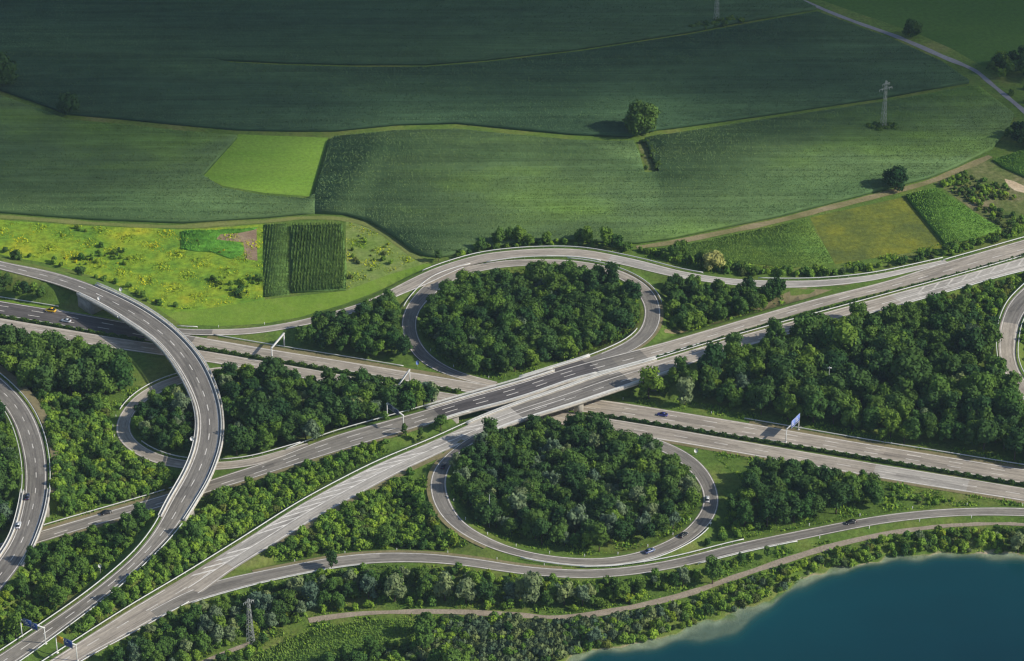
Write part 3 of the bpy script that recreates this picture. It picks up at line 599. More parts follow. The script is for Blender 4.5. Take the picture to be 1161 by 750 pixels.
guard('G', -1, -1.1, GG.mask(455, 540) & (GG.v < 352), 'guard rail outside the left turn of the upper loop')
guard('G', -1, -1.1, GG.mask(640, 745) & (GG.v < 345), 'guard rail outside the right turn of the upper loop')
guard('C', -1, -1.2, CC.mask(-60, 200) & (CC.v > 588), 'guard rail on the left edge of the ramp leading down to the lower left corner') 
guard('C', 1, 1.2, CC.mask(-60, 200) & (CC.v > 590), 'guard rail on the right edge of the ramp leading down to the lower left corner')
guard('D', 1, 1.2, DD.mask(-40, 60) & (DD.v < 560), 'guard rail on the right edge of the far left ramp')
guard('D', -1, -1.2, DD.mask(-40, 60) & (DD.v < 560), 'guard rail on the left edge of the far left ramp')
guard('K', 1, 1.0, KK.mask(1100, 1200), 'guard rail on the inside of the ramp at the right edge')
guard('K', -1, -1.0, KK.mask(1100, 1200), 'guard rail on the outside of the ramp at the right edge')
# ------------------------------------------------------------------ bridges
def grow(mask, n):
    i = np.where(mask)[0]; m = mask.copy()
    m[max(0, i.min()-n):i.max()+n+1] = True; return m
def bridge(label, parts, piers, cat='bridge', rail=(1, 1)):
    r0 = parts[0][0]; i = np.where(parts[0][1])[0]; mid = r0.p[i[len(i)//2]]
    root = empty('road_bridge', (mid[0], mid[1], 0), label, cat); inv = Vector((-mid[0], -mid[1], 0))
    def put(name, mb, mat):
        if not mb.n: return
        o = mb.build(name, mat, root); o.location = inv; return o
    for r, mk, sides, depth, capw in parts:
        mb = MB(); cl = capw[0]; cr = capw[1]
        sweep(r, [(1, cl, -.03), (1, cl, -.75), (1, cl-1.6, -depth), (-1, -cr+1.6, -depth), (-1, -cr, -.75), (-1, -cr, -.03)], mk, mb)
        put('deck', mb, M['conc'])
        for sd in sides:
            c = cl if sd > 0 else cr
            cap = MB(); mk2 = grow(mk, 3)
            sweep(r, [(sd, sd*.0, .17), (sd, sd*(c+.12), .17), (sd, sd*(c+.12), -.55), (sd, sd*(c+.012), -.55), (sd, sd*(c+.012), -.02), (sd, 0, -.02)], mk2, cap)
            put('kerb', cap, M['conc'])
            rl = MB()
            for z in (.55, .85, 1.15):
                sweep(r, [(sd, sd*(c-.12), z), (sd, sd*(c+.05), z), (sd, sd*(c+.05), z+.13), (sd, sd*(c-.12), z+.13)], mk2, rl)
            poststep(r, mk2, sd, sd*(c-.03), 1.2, 2.5, rl, .08, .15)
            put('railing', rl, M['steelw'])
            gr = MB(); sweep(r, [(sd, sd*.25, .5), (sd, sd*.55, .5), (sd, sd*.55, .85), (sd, sd*.25, .85)], mk2, gr)
            poststep(r, mk2, sd, sd*.4, .6, 4, gr, .07, .15); put('crash_barrier', gr, M['steel'])
        # abutment walls at both ends
        ii = np.where(mk)[0]
        for e, sg in ((ii[0], -1), (ii[-1], 1)):
            ab = MB(); a, b = (e-1, e+3) if sg > 0 else (e-3, e+1)
            a = max(a, 0); b = min(b, len(r.p)-1); mm = np.zeros(len(r.p), bool); mm[a:b+1] = True
            sweep(r, [(1, cl-.3, -.77), (1, cl-.3, -9), (-1, -cr+.3, -9), (-1, -cr+.3, -.77)], mm, ab)
            put('abutment', ab, M['concd'])
    for (x, y, ang, L, wd, z1) in piers:
        pb = MB(); M4 = Matrix.Translation((x, y, 0)) @ Matrix.Rotation(ang, 4, 'Z')
        pb.box(-L/2, L/2, -wd/2, wd/2, -1, z1, M4); pb.box(-L/2-.25, L/2+.25, -wd/2-.12, wd/2+.12, z1-.5, z1-.002, M4)
        put('pier', pb, M['conc'])
    return root
adir = math.atan2(A1.t[len(A1.t)//2][1], A1.t[len(A1.t)//2][0])
def pier_at(u, v, L=3.0, wd=1.2, z1=5.65, ang=None):
    p = P(u, v, 0); return (p[0], p[1], adir if ang is None else ang, L, wd, z1)
# far carriageway bridge (B1 + the end of the upper loop), near carriageway bridge (B2)
bm1 = B1.mask(505, 622); bm1b = B1.mask(616, 657); gm = GG.bridge & (GG.u > 606) & (GG.u < 660)
BF = -1 if B1.n[len(B1.n)//2][1] < 0 else 1; GF = 1 if GG.n[3][1] > 0 else -1
bridge('concrete bridge carrying the dark far carriageway over the lower motorway', [(B1, B1.mask(505, 657), (1,), 1.35, (1.3, -.3)), (B1, bm1, (-1,), 1.30, (-2.0, 2.2)), (GG, gm, (GF,), 1.33, (1.1, .6))],
       [pier_at(580, 454.8), pier_at(592, 456.7), pier_at(604, 458.7)], 'bridge')
bm2 = B2.mask(552, 738)
bridge('concrete bridge carrying the near carriageway over the lower motorway, with a pier in the median', [(B2, bm2, (1, -1), 1.35, (1.5, 1.2))],
       [pier_at(656, 469, 4), pier_at(641, 465.5), pier_at(626, 462.5)], 'bridge')
cm = CC.bridge.copy()
bridge('long curved concrete flyover crossing both motorways at the left', [(CC, cm, (1, -1), 1.5, (1.6, 1.6))],
       [pier_at(178, 390.5, 3, z1=6.45), pier_at(214, 452+12, 2.4, 2.0, 6.45), pier_at(232, 470+18, 2.4, 2.0, 6.45), pier_at(226, 520+18, 2.4, 2.0, 6.3), pier_at(208,418+4,2.4,2.0,6.4)], 'bridge')
bridge('short concrete bridge of the far left ramp over the road below', [(DD, DD.bridge.copy(), (1, -1), 1.4, (1.6, 1.6))], [], 'bridge')
# ------------------------------------------------------------------ flat land patches
def patch(name, px, mat, dz, kind='structure', label=None, cat=None, sub=4.0):
    poly = [P2(u, v) for u, v in px]
    pa = np.array(poly); x0, y0 = pa.min(0); x1, y1 = pa.max(0)
    bm = bmesh.new(); vs_ = [bm.verts.new((x, y, 0)) for x, y in poly]; f = bm.faces.new(vs_)
    for ax, lo, hi in ((0, x0, x1), (1, y0, y1)):
        k = lo+sub
        while k < hi:
            co = (k, 0, 0) if ax == 0 else (0, k, 0); no = (1, 0, 0) if ax == 0 else (0, 1, 0)
            bmesh.ops.bisect_plane(bm, geom=bm.verts[:]+bm.edges[:]+bm.faces[:], plane_co=co, plane_no=no); k += sub
    bm.verts.ensure_lookup_table(); co = np.array([v.co[:] for v in bm.verts]); hz = hgt(co[:, 0], co[:, 1])
    for v, h in zip(bm.verts, hz): v.co.z = h+dz
    if sum(f.normal.z for f in bm.faces) < 0: bmesh.ops.reverse_faces(bm, faces=bm.faces)
    me = bpy.data.meshes.new(name); bm.to_mesh(me); bm.free(); me.materials.append(mat)
    o = link(name, me)
    if kind: o['kind'] = kind
    if label: o['label'] = label; o['category'] = cat
    return o
def wob(px, amp=1.0, seed=0):
    """subdivide and wobble an outline (pixels)"""
    r = np.random.default_rng(seed); out = []
    n = len(px)
    for i in range(n):
        a = px[i]; b = px[(i+1) % n]; L = math.hypot(a[0]-b[0], a[1]-b[1]); k = max(1, int(L/14))
        for j in range(k):
            f = j/k; out.append((a[0]*(1-f)+b[0]*f+(r.normal(0, amp) if j else 0), a[1]*(1-f)+b[1]*f+(r.normal(0, amp*.5) if j else 0)))
    return out
patch('pasture', [(925,-40),(930,0),(975,16),(1035,36),(1080,56),(1115,76),(1260,64),(1260,-40)], M['pasture'], .02)
patch('bright_meadow', [(270.5,152.6),(372,156.5),(352,223),(300,219),(253,211),(230,200.5)], M['lawn'], .03)
patch('flower_meadow', wob([(-60,249),(0,249.5),(103,256.5),(205,260.5),(250,258),(300,254.5),(300,340),(225,352),(196,354),(160,336),(120,318),(60,300),(-60,278)], .6, 1), M['meadow'], .02)
patch('mown_verge', [(160,338),(196,354),(225,352),(300,340),(392,330),(440,312),(483,299),(490,301),(440,326),(390,345),(340,360),(300,367),(250,370),(205,368)], M['verge'], .03)
patch('rough_meadow', [(392,250),(424,261),(450,279),(471,295),(483,299),(440,312),(392,330)], M['roughgrass'], .035)
patch('bare_plot', wob([(248,262),(291,259),(292,296),(278,294),(276,275),(246,272)], .8, 3), M['soil'], .045)
patch('olive_field', [(918,247),(1025,223.5),(1070,281),(1010,290),(947,300)], M['olivefield'], .03)
patch('fallow_land', [(1060,207),(1123,180),(1165,182),(1220,200),(1220,262),(1161,264),(1135,262)], M['fallow'], .02)
patch('sand_patch', wob([(1139,203),(1150,206),(1161,211),(1161,219),(1150,216),(1141,209)], .6, 5), M['sandpatch'], .05)
patch('bare_gap', [(722,161),(731,160),(738,176),(746,193),(733,193),(727,175)], M['fallow'], .04)
patch('dry_verge', [(758,383),(800,370),(850,352),(880,343),(960,326),(975,329),(900,349),(780,381),(726,396)], M['dryverge'], .05)
# ------------------------------------------------------------------ crops: slab + plants
def crop(name, px, mat, label, hgt_=2.3, row=0.0, rs=.8, ps=.9, leaf=.8, slab=.88, nl=3, rowvar=.15, holes=()):
    ar = sum(px[i][0]*px[(i+1) % len(px)][1]-px[(i+1) % len(px)][0]*px[i][1] for i in range(len(px))); poly = []
    for i in range(len(px)):
        a, b = px[i-1], px[(i+1) % len(px)]; tx, ty = b[0]-a[0], b[1]-a[1]; ny_ = -tx*(1 if ar > 0 else -1)/max(1e-6, math.hypot(tx, ty))   # outward normal, v component
        zt = hgt_*max(0, min(1, .5-.9*ny_)); poly.append(P2(px[i][0], px[i][1], zt))
    pa = np.array(poly)
    me = ngon_prism('soil_canopy', poly, -.3, hgt_*slab, mat)
    c, s = math.cos(row), math.sin(row); U = pa[:, 0]*c+pa[:, 1]*s; W = -pa[:, 0]*s+pa[:, 1]*c
    us = np.arange(U.min(), U.max(), ps); ws = np.arange(W.min(), W.max(), rs)
    UU, WW = np.meshgrid(us, ws); rv = rng.normal(0, rowvar, len(ws))[:, None]+0*UU
    tv = (rng.normal(0, .06, len(ws))[:, None]+0*UU)
    UU = UU+rng.uniform(-.4, .4, UU.shape)*ps; WW = WW+rng.uniform(-.12, .12, WW.shape)*rs
    X = (UU*c-WW*s).ravel(); Y = (UU*s+WW*c).ravel(); rv = rv.ravel(); tv = tv.ravel()
    ok = np.zeros(len(X), bool)
    for ch in np.array_split(np.arange(len(X)), max(1, len(X)//100000)): ok[ch] = inside(X[ch], Y[ch], poly)
    X, Y, rv, tv = X[ok], Y[ok], rv[ok], tv[ok]; n = len(X)
    hh = hgt_*(1+rv*.25+rng.normal(0, .08, n)); base = hgt_*slab-.25
    Vs = []; Ts = []; tint = []
    for k in range(nl):
        an = rng.uniform(0, 2*PI, n); dx, dy = np.cos(an), np.sin(an); px_, py_ = -dy, dx; wv = leaf*.38
        z0 = base+rng.uniform(-.1, .2, n)
        a = np.stack([X-px_*wv, Y-py_*wv, z0], -1); b = np.stack([X+px_*wv, Y+py_*wv, z0], -1)
        d = np.stack([X+dx*leaf*.8, Y+dy*leaf*.8, hh], -1)
        V = np.stack([a, b, d], 1).reshape(-1, 3); Vs.append(V); tint.append(np.repeat((tv+.5+rng.normal(0, .1, n))-.0, 3))
    V = np.concatenate(Vs); T = np.arange(len(V)).reshape(-1, 3)
    sv = np.array([v.co[:] for v in me.vertices]); sf = np.array([list(p.vertices) for p in me.polygons]); bpy.data.meshes.remove(me)
    T2 = sf+len(V)
    me = mkmesh(name, np.r_[V, sv], [T, T2], mat, tint=np.r_[np.concatenate(tint), np.full(len(sv), .3)])
    # plants stand on the ground of flat fields
    o = link(name, me); tag(o, label, 'crop field', None, 'stuff'); return o
F0 = [(-90,-60),(960,-60),(907,2),(925,11.5),(847,25),(780,38),(655.6,57),(552,69),(483,74.5),(400,74.5),(320,72.5),(255,69.5),(170,66),(80,63),(-90,60)]
F1 = [(-90,57),(0,58),(80,60),(170,62.5),(243,66),(262,70.5),(320,73.5),(400,75.5),(483,75.5),(552,70),(655.6,58),(780,39),(847,26.5),(927,12.5),(961,25),(1019,46.5),(1068,69),(1098.6,94.5),(1050,103),(1002,112),(875,131),(761,147),(745,148.5),(714,156),(649,153.8),(587,148),(518,141),(449,142.8),(379,149.8),(327,149.8),(269,148.5),(207,143),(138,136),(76,130.5),(45,118.5),(0,103),(-90,78)]
F2 = [(-90,83),(0,107.5),(45,123),(76,135),(138,140.5),(207,148),(269,153.2),(229,200.5),(253,212.5),(300,221),(349.5,224.5),(353,220),(357,221),(357,243),(342,244),(300,248),(250,251),(207,254),(103,250),(50,246),(0,242),(-90,238)]
F3 = [(357,221),(375,158),(379,154),(449,147),(518,145.5),(587,152.5),(649,158),(700,159.5),(718,158.5),(725,174),(731,195),(748,195),(738,174),(731,156.5),(745,152.5),(761,151),(875,133.5),(1002,114.5),(1098.6,97),(1110,97),(1150,128),(1142,150),(1125,170),(1085,190),(1054,202.5),(1002,216),(942,231.5),(881,247),(812,261),(761,271.5),(722,277),(690,276),(640,274),(590,277),(540,284),(510,291),(497,293),(482,291),(471,287),(445,268),(419,252),(393,244.5),(357,243)]
crop('maize_field', F0, M['maize1'], 'farthest dark green maize field along the top of the picture', row=.02, rs=1.0, ps=1.05, leaf=.95)
crop('maize_field', F1, M['maize1'], 'wide dark green maize field between the two long grass strips', row=.05, rs=1.0, ps=1.0, leaf=.95)
crop('maize_field', F2, M['maize2'], 'maize field at the left wrapping under the small bright meadow', row=-.05, rs=.9, ps=.9, leaf=.75)
crop('maize_field', F3, M['maize2'], 'large paler green maize field in the middle, with a bare notch below the lone tree', row=.03, rs=.85, ps=.85, leaf=.7)
crop('maize_plot', [(330.5,252),(388,250.5),(393,300),(392,329),(331,333)], M['maize3'], 'small plot of tall maize in clear upright rows beside the meadow', 2.6, PI/2+.02, 1.5, .45, .7, .3)
crop('crop_plot', [(299,254),(325,252.5),(328,334),(299,337)], M['maize3'], 'narrow crop plot left of the tall maize rows', 1.0, PI/2+.02, 1.4, .5, .6, .3)
crop('green_crop_plot', wob([(205,262),(248,260),(292,257),(288,261),(250,266),(244,271),(272,275),(277,281),(274,290),(262,294),(240,286),(206,283)], 1.6, 8), M['herbs'], 'small green vegetable plot beside the bare brown soil', .8, .6, .8, .8, .8, .6)
crop('crop_field', [(760,280),(812,269.5),(881,255),(914,247.5),(930,270),(945,298),(900,304),(830,297),(770,289),(745,283)], M['crop_mid'], 'green crop field between the dirt track and the merging slip road', 1.0, .15, 1.0, .8, .8, .5)
crop('crop_field', [(1027,222),(1062,212),(1100,237),(1135,259),(1110,270),(1073,280)], M['crop_bright'], 'raised bright green crop field with a dark left edge', 2.0, -.5, 1.0, .8, .8, .75)
crop('crop_field', [(1126,180),(1165,168),(1210,180),(1210,215),(1165,203),(1140,192)], M['crop_bright'], 'bright green crop patch at the right edge above the sand', 1.5, -.5, 1.0, .8, .8, .75)
crop('reed_bed', [(265,762),(310,731),(345,716),(385,706.5),(420,702),(465,701.5),(480,704),(470,715),(450,726),(415,736),(380,760)], M['crop_mid'], 'pale green field below the gravel path at the bottom', 1.2, .35, 1.1, .7, .9, .3)
# ------------------------------------------------------------------ trees
def sph(n, r): 
    k = np.arange(n)+.5; ph = np.arccos(1-2*k/n); th = PI*(1+5**.5)*k+r.uniform(0, 6)
    return np.stack([np.cos(th)*np.sin(ph), np.sin(th)*np.sin(ph), np.cos(ph)], -1)
_ico = None
def ico():
    global _ico
    if _ico is None:
        bm = bmesh.new(); bmesh.ops.create_icosphere(bm, subdivisions=1, radius=1)
        bm.verts.ensure_lookup_table(); _ico = (np.array([v.co[:] for v in bm.verts]), np.array([[v.index for v in f.verts] for f in bm.faces])); bm.free()
    return _ico
def crown(seed, Rr, Ht, z0, nl, nleaf, leaf, droop=0.0, shape='round'):
    r = np.random.default_rng(seed); V = []; Q = []; T = []; n = 0
    cen = []; rad = []
    for k in range(nl):
        if k == 0: c = np.array([0, 0, z0+(Ht-z0)*.55]); rr = Rr*.66
        else:
            a = r.uniform(0, 2*PI); h = r.uniform(.12, 1.0) if shape != 'cone' else r.uniform(.05, 1)
            prof = math.sin(PI*min(.97, .12+.80*h))**.7 if shape == 'round' else (1-h)**.8+.12 if shape == 'cone' else 1-.45*h
            q = Rr*prof*r.uniform(.45, .78); rr = Rr*r.uniform(.27, .44)*(1 if shape != 'cone' else .9)
            c = np.array([q*math.cos(a), q*math.sin(a), z0+(Ht-z0)*h*.88])
            c[2] = min(c[2], Ht-rr*.8); c[2] = max(c[2], z0*.7+rr*.5)
        cen.append(c); rad.append(rr)
    cen = np.array(cen); rad = np.array(rad); iv, it = ico()
    for c, rr in zip(cen, rad):
        V.append(iv*rr*np.array([.78, .78, .72])*r.uniform(.85, 1.1, (len(iv), 1))+c); T.append(it+n); n += len(iv)
    per = (nleaf*rad**2/(rad**2).sum()).astype(int)+3
    for c, rr, m_ in zip(cen, rad, per):
        d = sph(m_, r); d += r.normal(0, .16, d.shape); d /= np.linalg.norm(d, axis=1)[:, None]
        p = c+d*rr*np.array([1, 1, .92])*r.uniform(.80, 1.12, (m_, 1))
        D = np.linalg.norm(p[:, None]-cen[None], axis=2)/rad[None]
        ok = (D < .80).sum(1) == 0
        ok &= p[:, 2] > z0*.5
        p = p[ok]; d = d[ok]; m2 = len(p)
        if not m2: continue
        nn = d+r.normal(0, .42, d.shape)+np.array([0, 0, .25]); nn /= np.linalg.norm(nn, axis=1)[:, None]
        ref = r.normal(0, 1, nn.shape); e1 = np.cross(nn, ref); e1 /= np.linalg.norm(e1, axis=1)[:, None]; e2 = np.cross(nn, e1)
        sz = leaf*r.uniform(.6, 1.35, (m2, 1))
        if droop: e2 = e2*(1-droop)+np.array([0, 0, -1])*droop; sz2 = sz*1.5
        else: sz2 = sz
        quad = np.stack([p-e1*sz*.5-e2*sz2*.42, p+e1*sz*.55-e2*sz2*.3, p+e1*sz*.4+e2*sz2*.5+nn*sz*.12, p-e1*sz*.45+e2*sz2*.4], 1).reshape(-1, 3)
        V.append(quad); Q.append(np.arange(m2*4).reshape(-1, 4)+n); n += m2*4
    return np.concatenate(V), np.concatenate(Q), np.concatenate(T)
def trunkmesh(seed, Rr, Ht, z0, rad):
    r = random.Random(seed); mb = MB(); top = z0+(Ht-z0)*.6; p = Vector((0, 0, -.6)); n = 4
    for k in range(n):
        q = Vector((r.uniform(-.2, .2), r.uniform(-.2, .2), -.6+(top+.6)*(k+1)/n)); mb.bar(p, q, rad*(1-.75*k/n), rad*(1-.75*(k+1)/n), 6)
        if k >= 1:
            for _ in range(2):
                a = r.uniform(0, 6.28); e = q+Vector((math.cos(a)*Rr*.6, math.sin(a)*Rr*.6, (Ht-z0)*.18)); mb.bar(q, e, rad*.35, rad*.12, 5)
        p = q
    return mb.mesh('trunk', M['bark'])
VAR = {}
def variant(key, mat, seed, Rr, Ht, z0, nl, nleaf, leaf, tr=.3, **kw):
    V, Q_, T_ = crown(seed, Rr, Ht, z0, nl, nleaf, leaf, **kw)
    me = mkmesh('crown', V, [Q_, T_], M[mat]); me.materials[0] = M[mat]
    VAR[key] = dict(V=V, Q=Q_, T=T_, crown=me, trunk=trunkmesh(seed, Rr, Ht, z0, tr), mat=mat, R=Rr, H=Ht)
for i in range(5): variant(('dark', i), 'dark', 10+i, 4.2+.3*(i % 3), 11.5+1.2*(i % 3), 3.2, 13+i, 760, .78)
for i in range(5): variant(('mid', i), 'mid', 30+i, 4.0+.3*(i % 3), 10.5+1.0*(i % 3), 2.6, 13+i, 720, .78)
variant(('big', 0), 'dark', 120, 9.0, 16.0, 3.0, 26, 3200, .95, tr=.5); variant(('big', 1), 'dark', 121, 6.6, 13.5, 2.4, 20, 1900, .85, tr=.4)
for i in range(3): variant(('large', i), ('dark', 'mid', 'dark')[i], 125+i, 6.2, 14.5, 3.5, 20, 1500, .85, tr=.4)
for i in range(2): variant(('yellow', i), 'yellow', 50+i, 3.2, 9.0, 2.2, 10, 460, .75)
for i in range(3): variant(('willow', i), 'willow', 60+i, 4.0, 11.0, 2.0, 15, 680, .75, droop=.35)
for i in range(2): variant(('conical', i), 'dark', 70+i, 2.9, 13.0, 1.5, 15, 560, .7, shape='cone')
for i in range(3): variant(('shrub', i), 'shrub', 80+i, 2.3, 3.6, .3, 8, 240, .62, tr=.12)
for i in range(2): variant(('shrubdark', i), 'shrubdark', 85+i, 2.3, 3.8, .3, 8, 240, .62, tr=.12)
for i in range(2): variant(('olive', i), 'olive', 90+i, 2.0, 2.6, .2, 7, 190, .6, tr=.1)
variant(('shrubyellow', 0), 'yellow', 95, 2.2, 3.2, .3, 8, 220, .62, tr=.12)
variant(('flower', 0), 'flower', 97, 1.6, 1.4, .1, 7, 120, .5, tr=.08)
variant(('reedclump', 0), 'reed', 98, 2.4, 3.0, .1, 8, 240, .8, tr=.08, droop=.5)
variant(('pale', 0), 'pale', 99, 4.2, 8.5, 1.0, 15, 640, .7)
KIND = dict(big='broadleaf_tree', large='broadleaf_tree', dark='broadleaf_tree', mid='broadleaf_tree', yellow='broadleaf_tree', pale='broadleaf_tree', willow='willow_tree', conical='conical_tree', shrub='shrub', shrubdark='shrub', olive='shrub', shrubyellow='shrub', flower='flower_clump', reedclump='reed_clump')
LOOK = dict(large='large spreading leafy tree', big='large round tree', dark='dark green leafy tree', mid='mid green leafy tree', yellow='bright yellow-green tree', willow='silvery grey-green willow', conical='tall narrow dark tree', shrub='bright green shrub', shrubdark='dark green shrub', olive='olive brown shrub', shrubyellow='yellow-green shrub', flower='clump of yellow flowers', reedclump='grey-green clump of reeds', pale='pale blossom-coloured tree')
plants = []   # (var, x, y, scale, rot, zone)
def place(var, x, y, s, zone, z=None):
    ks = [k for k in VAR if k[0] == var]; k = ks[rng.integers(len(ks))]
    plants.append([k, x, y, s, rng.uniform(0, 2*PI), zone])
def zone(desc, px, sp, mix, s=(.8, 1.15), margin=2.5, amargin=None, keep=1.0, big=0.0, clump=0.0):
    poly = [P2(u, v) for u, v in px]; pa = np.array(poly); x0, y0 = pa.min(0); x1, y1 = pa.max(0)
    xs = np.arange(x0, x1, sp); ys = np.arange(y0, y1, sp*.88); XX, YY = np.meshgrid(xs, ys); XX = XX+(np.arange(len(ys)) % 2)[:, None]*sp/2
    X = (XX+rng.uniform(-.36, .36, XX.shape)*sp).ravel(); Y = (YY+rng.uniform(-.36, .36, YY.shape)*sp).ravel()
    ok = inside(X, Y, poly) & (rng.uniform(0, 1, len(X)) < keep); X, Y = X[ok], Y[ok]
    if clump:
        cf = np.sin(X*.11+Y*.05+1)+np.sin(X*.037-Y*.14)+np.sin(X*.23+Y*.19)*.7; ok = cf > clump; X, Y = X[ok], Y[ok]
    names_ = [a for a, b_ in mix]; pr = np.array([b_ for a, b_ in mix], float); pr /= pr.sum()
    ds = [(d) for k, d, zz, br in roaddist(X, Y)]; dm = np.min(ds, axis=0)
    for r in TR.values():
        d = np.hypot(X[:, None]-r.p[None, :, 0], Y[:, None]-r.p[None, :, 1]).min(1)-2.0; dm = np.minimum(dm, d+.8)
    sd = poly_sd(X, Y, shw)
    for x, y, d, q in zip(X, Y, dm, sd):
        kd = names_[rng.choice(len(names_), p=pr)]; sc_ = rng.uniform(*s)
        if big and rng.uniform() < big: sc_ *= 1.3
        rad = VAR[(kd, 0)]['R']*sc_
        if kd in ('large', 'conical') and d < 9: kd = 'mid'; rad = VAR[(kd, 0)]['R']*sc_
        if d < margin+rad*.5:
            if d > margin*.6+1.2 and KIND[kd] != 'shrub' and rng.uniform() < .55: kd = 'shrub'; sc_ = rng.uniform(.6, 1.0)
            else: continue
        if q > -.2: continue
        if KIND[kd] != 'shrub' and not any(w_ in desc for w_ in ('between the two motorways', 'inside the lower loop', 'left edge', 'inside the upper', 'small wood right', 'small wood left')):
            for _ in range(5):
                hh_ = VAR[(kd, 0)]['H']*sc_; ts = np.array([.45, .7, .95])*hh_*1.55
                px_ = x*np.ones(3); py_ = y+ts
                dmin = min(float((d_-0).min()) for _k, d_, _z, _b in roaddist(px_, py_))
                if dmin > (-3.5 if 'large right' in desc else -1.2): break
                sc_ *= .8
            if sc_ < .42: kd = 'shrub'; sc_ = rng.uniform(.7, 1.0)
            if KIND[kd] == 'shrub' and d < 2.5: continue
        place(kd, x, y, sc_, desc)
T_DARK = [('dark', 5), ('mid', 5), ('large', 3.0), ('willow', .5), ('yellow', .3), ('conical', .5)]
T_MIX = [('dark', 3), ('mid', 5), ('willow', 1.2), ('yellow', .6)]
S_MIX = [('shrub', 7), ('shrubdark', 1.6), ('olive', 1), ('shrubyellow', .5)]
zone('inside the upper loop', [(492,354),(505,341),(530,328),(560,322),(600,319),(650,320),(690,328),(712,340),(722,352),(720,372),(700,390),(660,405),(620,414),(575,427),(540,425),(505,408),(483,388),(480,368)], 5.0, T_DARK+[('yellow', .5)], (.62, 1.0), 1.0)
zone('inside the lower loop', [(533,526),(548,515),(575,504),(610,494),(650,490),(690,502),(735,516),(765,533),(784,552),(788,570),(780,592),(752,610),(715,620),(680,626),(640,624),(595,616),(560,604),(532,588),(515,565),(514,545),(520,528)], 5.0, [('dark', 5), ('mid', 4), ('large', 1.2), ('willow', 1.6), ('yellow', .35), ('conical', .5)], (.62, 1.0), 1.0)
zone('in the large right wood', [(716,453),(722,444),(745,434),(780,422),(830,412),(880,396),(905,378),(935,372),(960,368),(990,362),(1030,362),(1075,366),(1110,375),(1122,385),(1122,420),(1140,452),(1161,480),(1230,510),(1230,545),(1161,524),(1090,511),(1000,495),(930,482),(870,474),(800,463),(755,457)], 6.6, T_DARK, (.75, 1.2), 1.6, big=.15)
zone('on the slope between the right wood and the upper motorway', [(1010,358),(1080,338),(1161,318),(1220,300),(1161,322),(1140,338),(1127,362),(1118,380),(1060,372),(1015,366)], 3.0, [('shrub', 3), ('olive', 3), ('shrubdark', 3)], (.7, 1.1), 1.5)
zone('in the wood between the two motorways', [(245,436),(300,430),(360,441),(430,452),(480,458),(510,463),(525,466),(470,481),(430,490),(380,502),(330,514),(290,520),(255,522),(244,500),(256,470)], 5.8, T_DARK+[('willow', .6), ('yellow', .3)], (.8, 1.1), 2.2)
zone('inside the small left loop', [(160,470),(180,452),(205,442),(222,440),(228,470),(226,500),(215,518),(185,512),(162,500),(153,486)], 4.6, [('mid', 4), ('dark', 3), ('willow', 1.2), ('shrub', 1)], (.6, .85), 1.5)
zone('in the small wood left of the upper loop', [(338,392),(345,384),(380,374),(412,362),(437,349),(452,352),(450,372),(456,392),(468,410),(440,410),(400,404),(350,396)], 5.2, [('mid', 6), ('dark', 4), ('yellow', .3)], (.75, 1.05), 2.0)
zone('in the small wood right of the upper loop', [(757,325),(775,322),(810,328),(860,334),(888,340),(885,348),(830,366),(775,383),(760,384),(755,372),(757,345)], 5.0, [('mid', 7), ('dark', 3)], (.65, .9), 2.4)
zone('in the left wood below the lower motorway', [(-40,385),(0,387),(60,398),(100,404),(140,418),(150,432),(140,448),(105,455),(70,455),(40,452),(20,440),(0,425),(-40,405)], 6.4, T_DARK, (.9, 1.3), 3.0)
zone('on the green slope right of the far left ramp', [(40,446),(70,452),(105,455),(125,455),(122,480),(130,505),(150,520),(180,532),(200,545),(185,558),(130,568),(90,580),(66,588),(60,560),(60,520),(50,480)], 3.0, S_MIX, (.75, 1.25), 1.8)
zone('in the thicket beside the far left ramp', [(40,446),(70,452),(105,455),(120,470),(110,500),(120,540),(90,575),(66,585),(62,545),(56,490)], 7.0, [('mid', 3), ('shrub', 3)], (.55, .85), 1.8)
zone('in the dark wood at the left edge', [(-60,450),(-20,460),(5,480),(16,510),(20,545),(18,590),(5,612),(-20,640),(-60,660)], 5.5, T_DARK, (.7, 1.0), 2.5)
zone('by the bridge end above the lower motorway at the left', [(-40,326),(0,330),(35,335),(58,341),(56,347),(0,337),(-40,334)], 4.5, [('dark', 4), ('mid', 5)], (.7, .95), 1.5)
zone('between the far left ramp and the curved ramp', [(55,622),(75,615),(110,603),(150,592),(178,584),(175,598),(150,622),(125,645),(100,665),(60,695),(20,725),(-20,745),(-20,690),(5,672),(30,648)], 3.4, [('shrub', 7), ('mid', 1.6), ('shrubdark', 2), ('shrubyellow', .8)], (.6, .95), 2.0)
zone('between the curved ramp and the near motorway', [(235,566),(270,555),(310,543),(360,527),(400,514),(432,500),(425,520),(400,534),(350,562),(290,597),(250,622),(210,648),(170,672),(120,702),(85,722),(60,735),(95,703),(140,668),(180,630),(205,600)], 3.0, S_MIX+[('mid', .35)], (.7, 1.25), 2.0)
zone('in the narrow wedge before the bridge', [(425,503),(470,493),(500,482),(530,474),(552,469),(540,476),(500,490),(450,512),(430,518)], 3.6, [('shrub', 4), ('mid', 2), ('shrubdark', 1)], (.55, .9), 1.6)
zone('in the triangle above the lakeside slip road', [(470,553),(478,575),(490,597),(510,612),(545,626),(500,625),(440,622),(390,625),(340,632),(290,640),(300,633),(340,608),(385,582),(430,558),(460,543)], 3.0, S_MIX+[('mid', .3)], (.7, 1.25), 1.8)
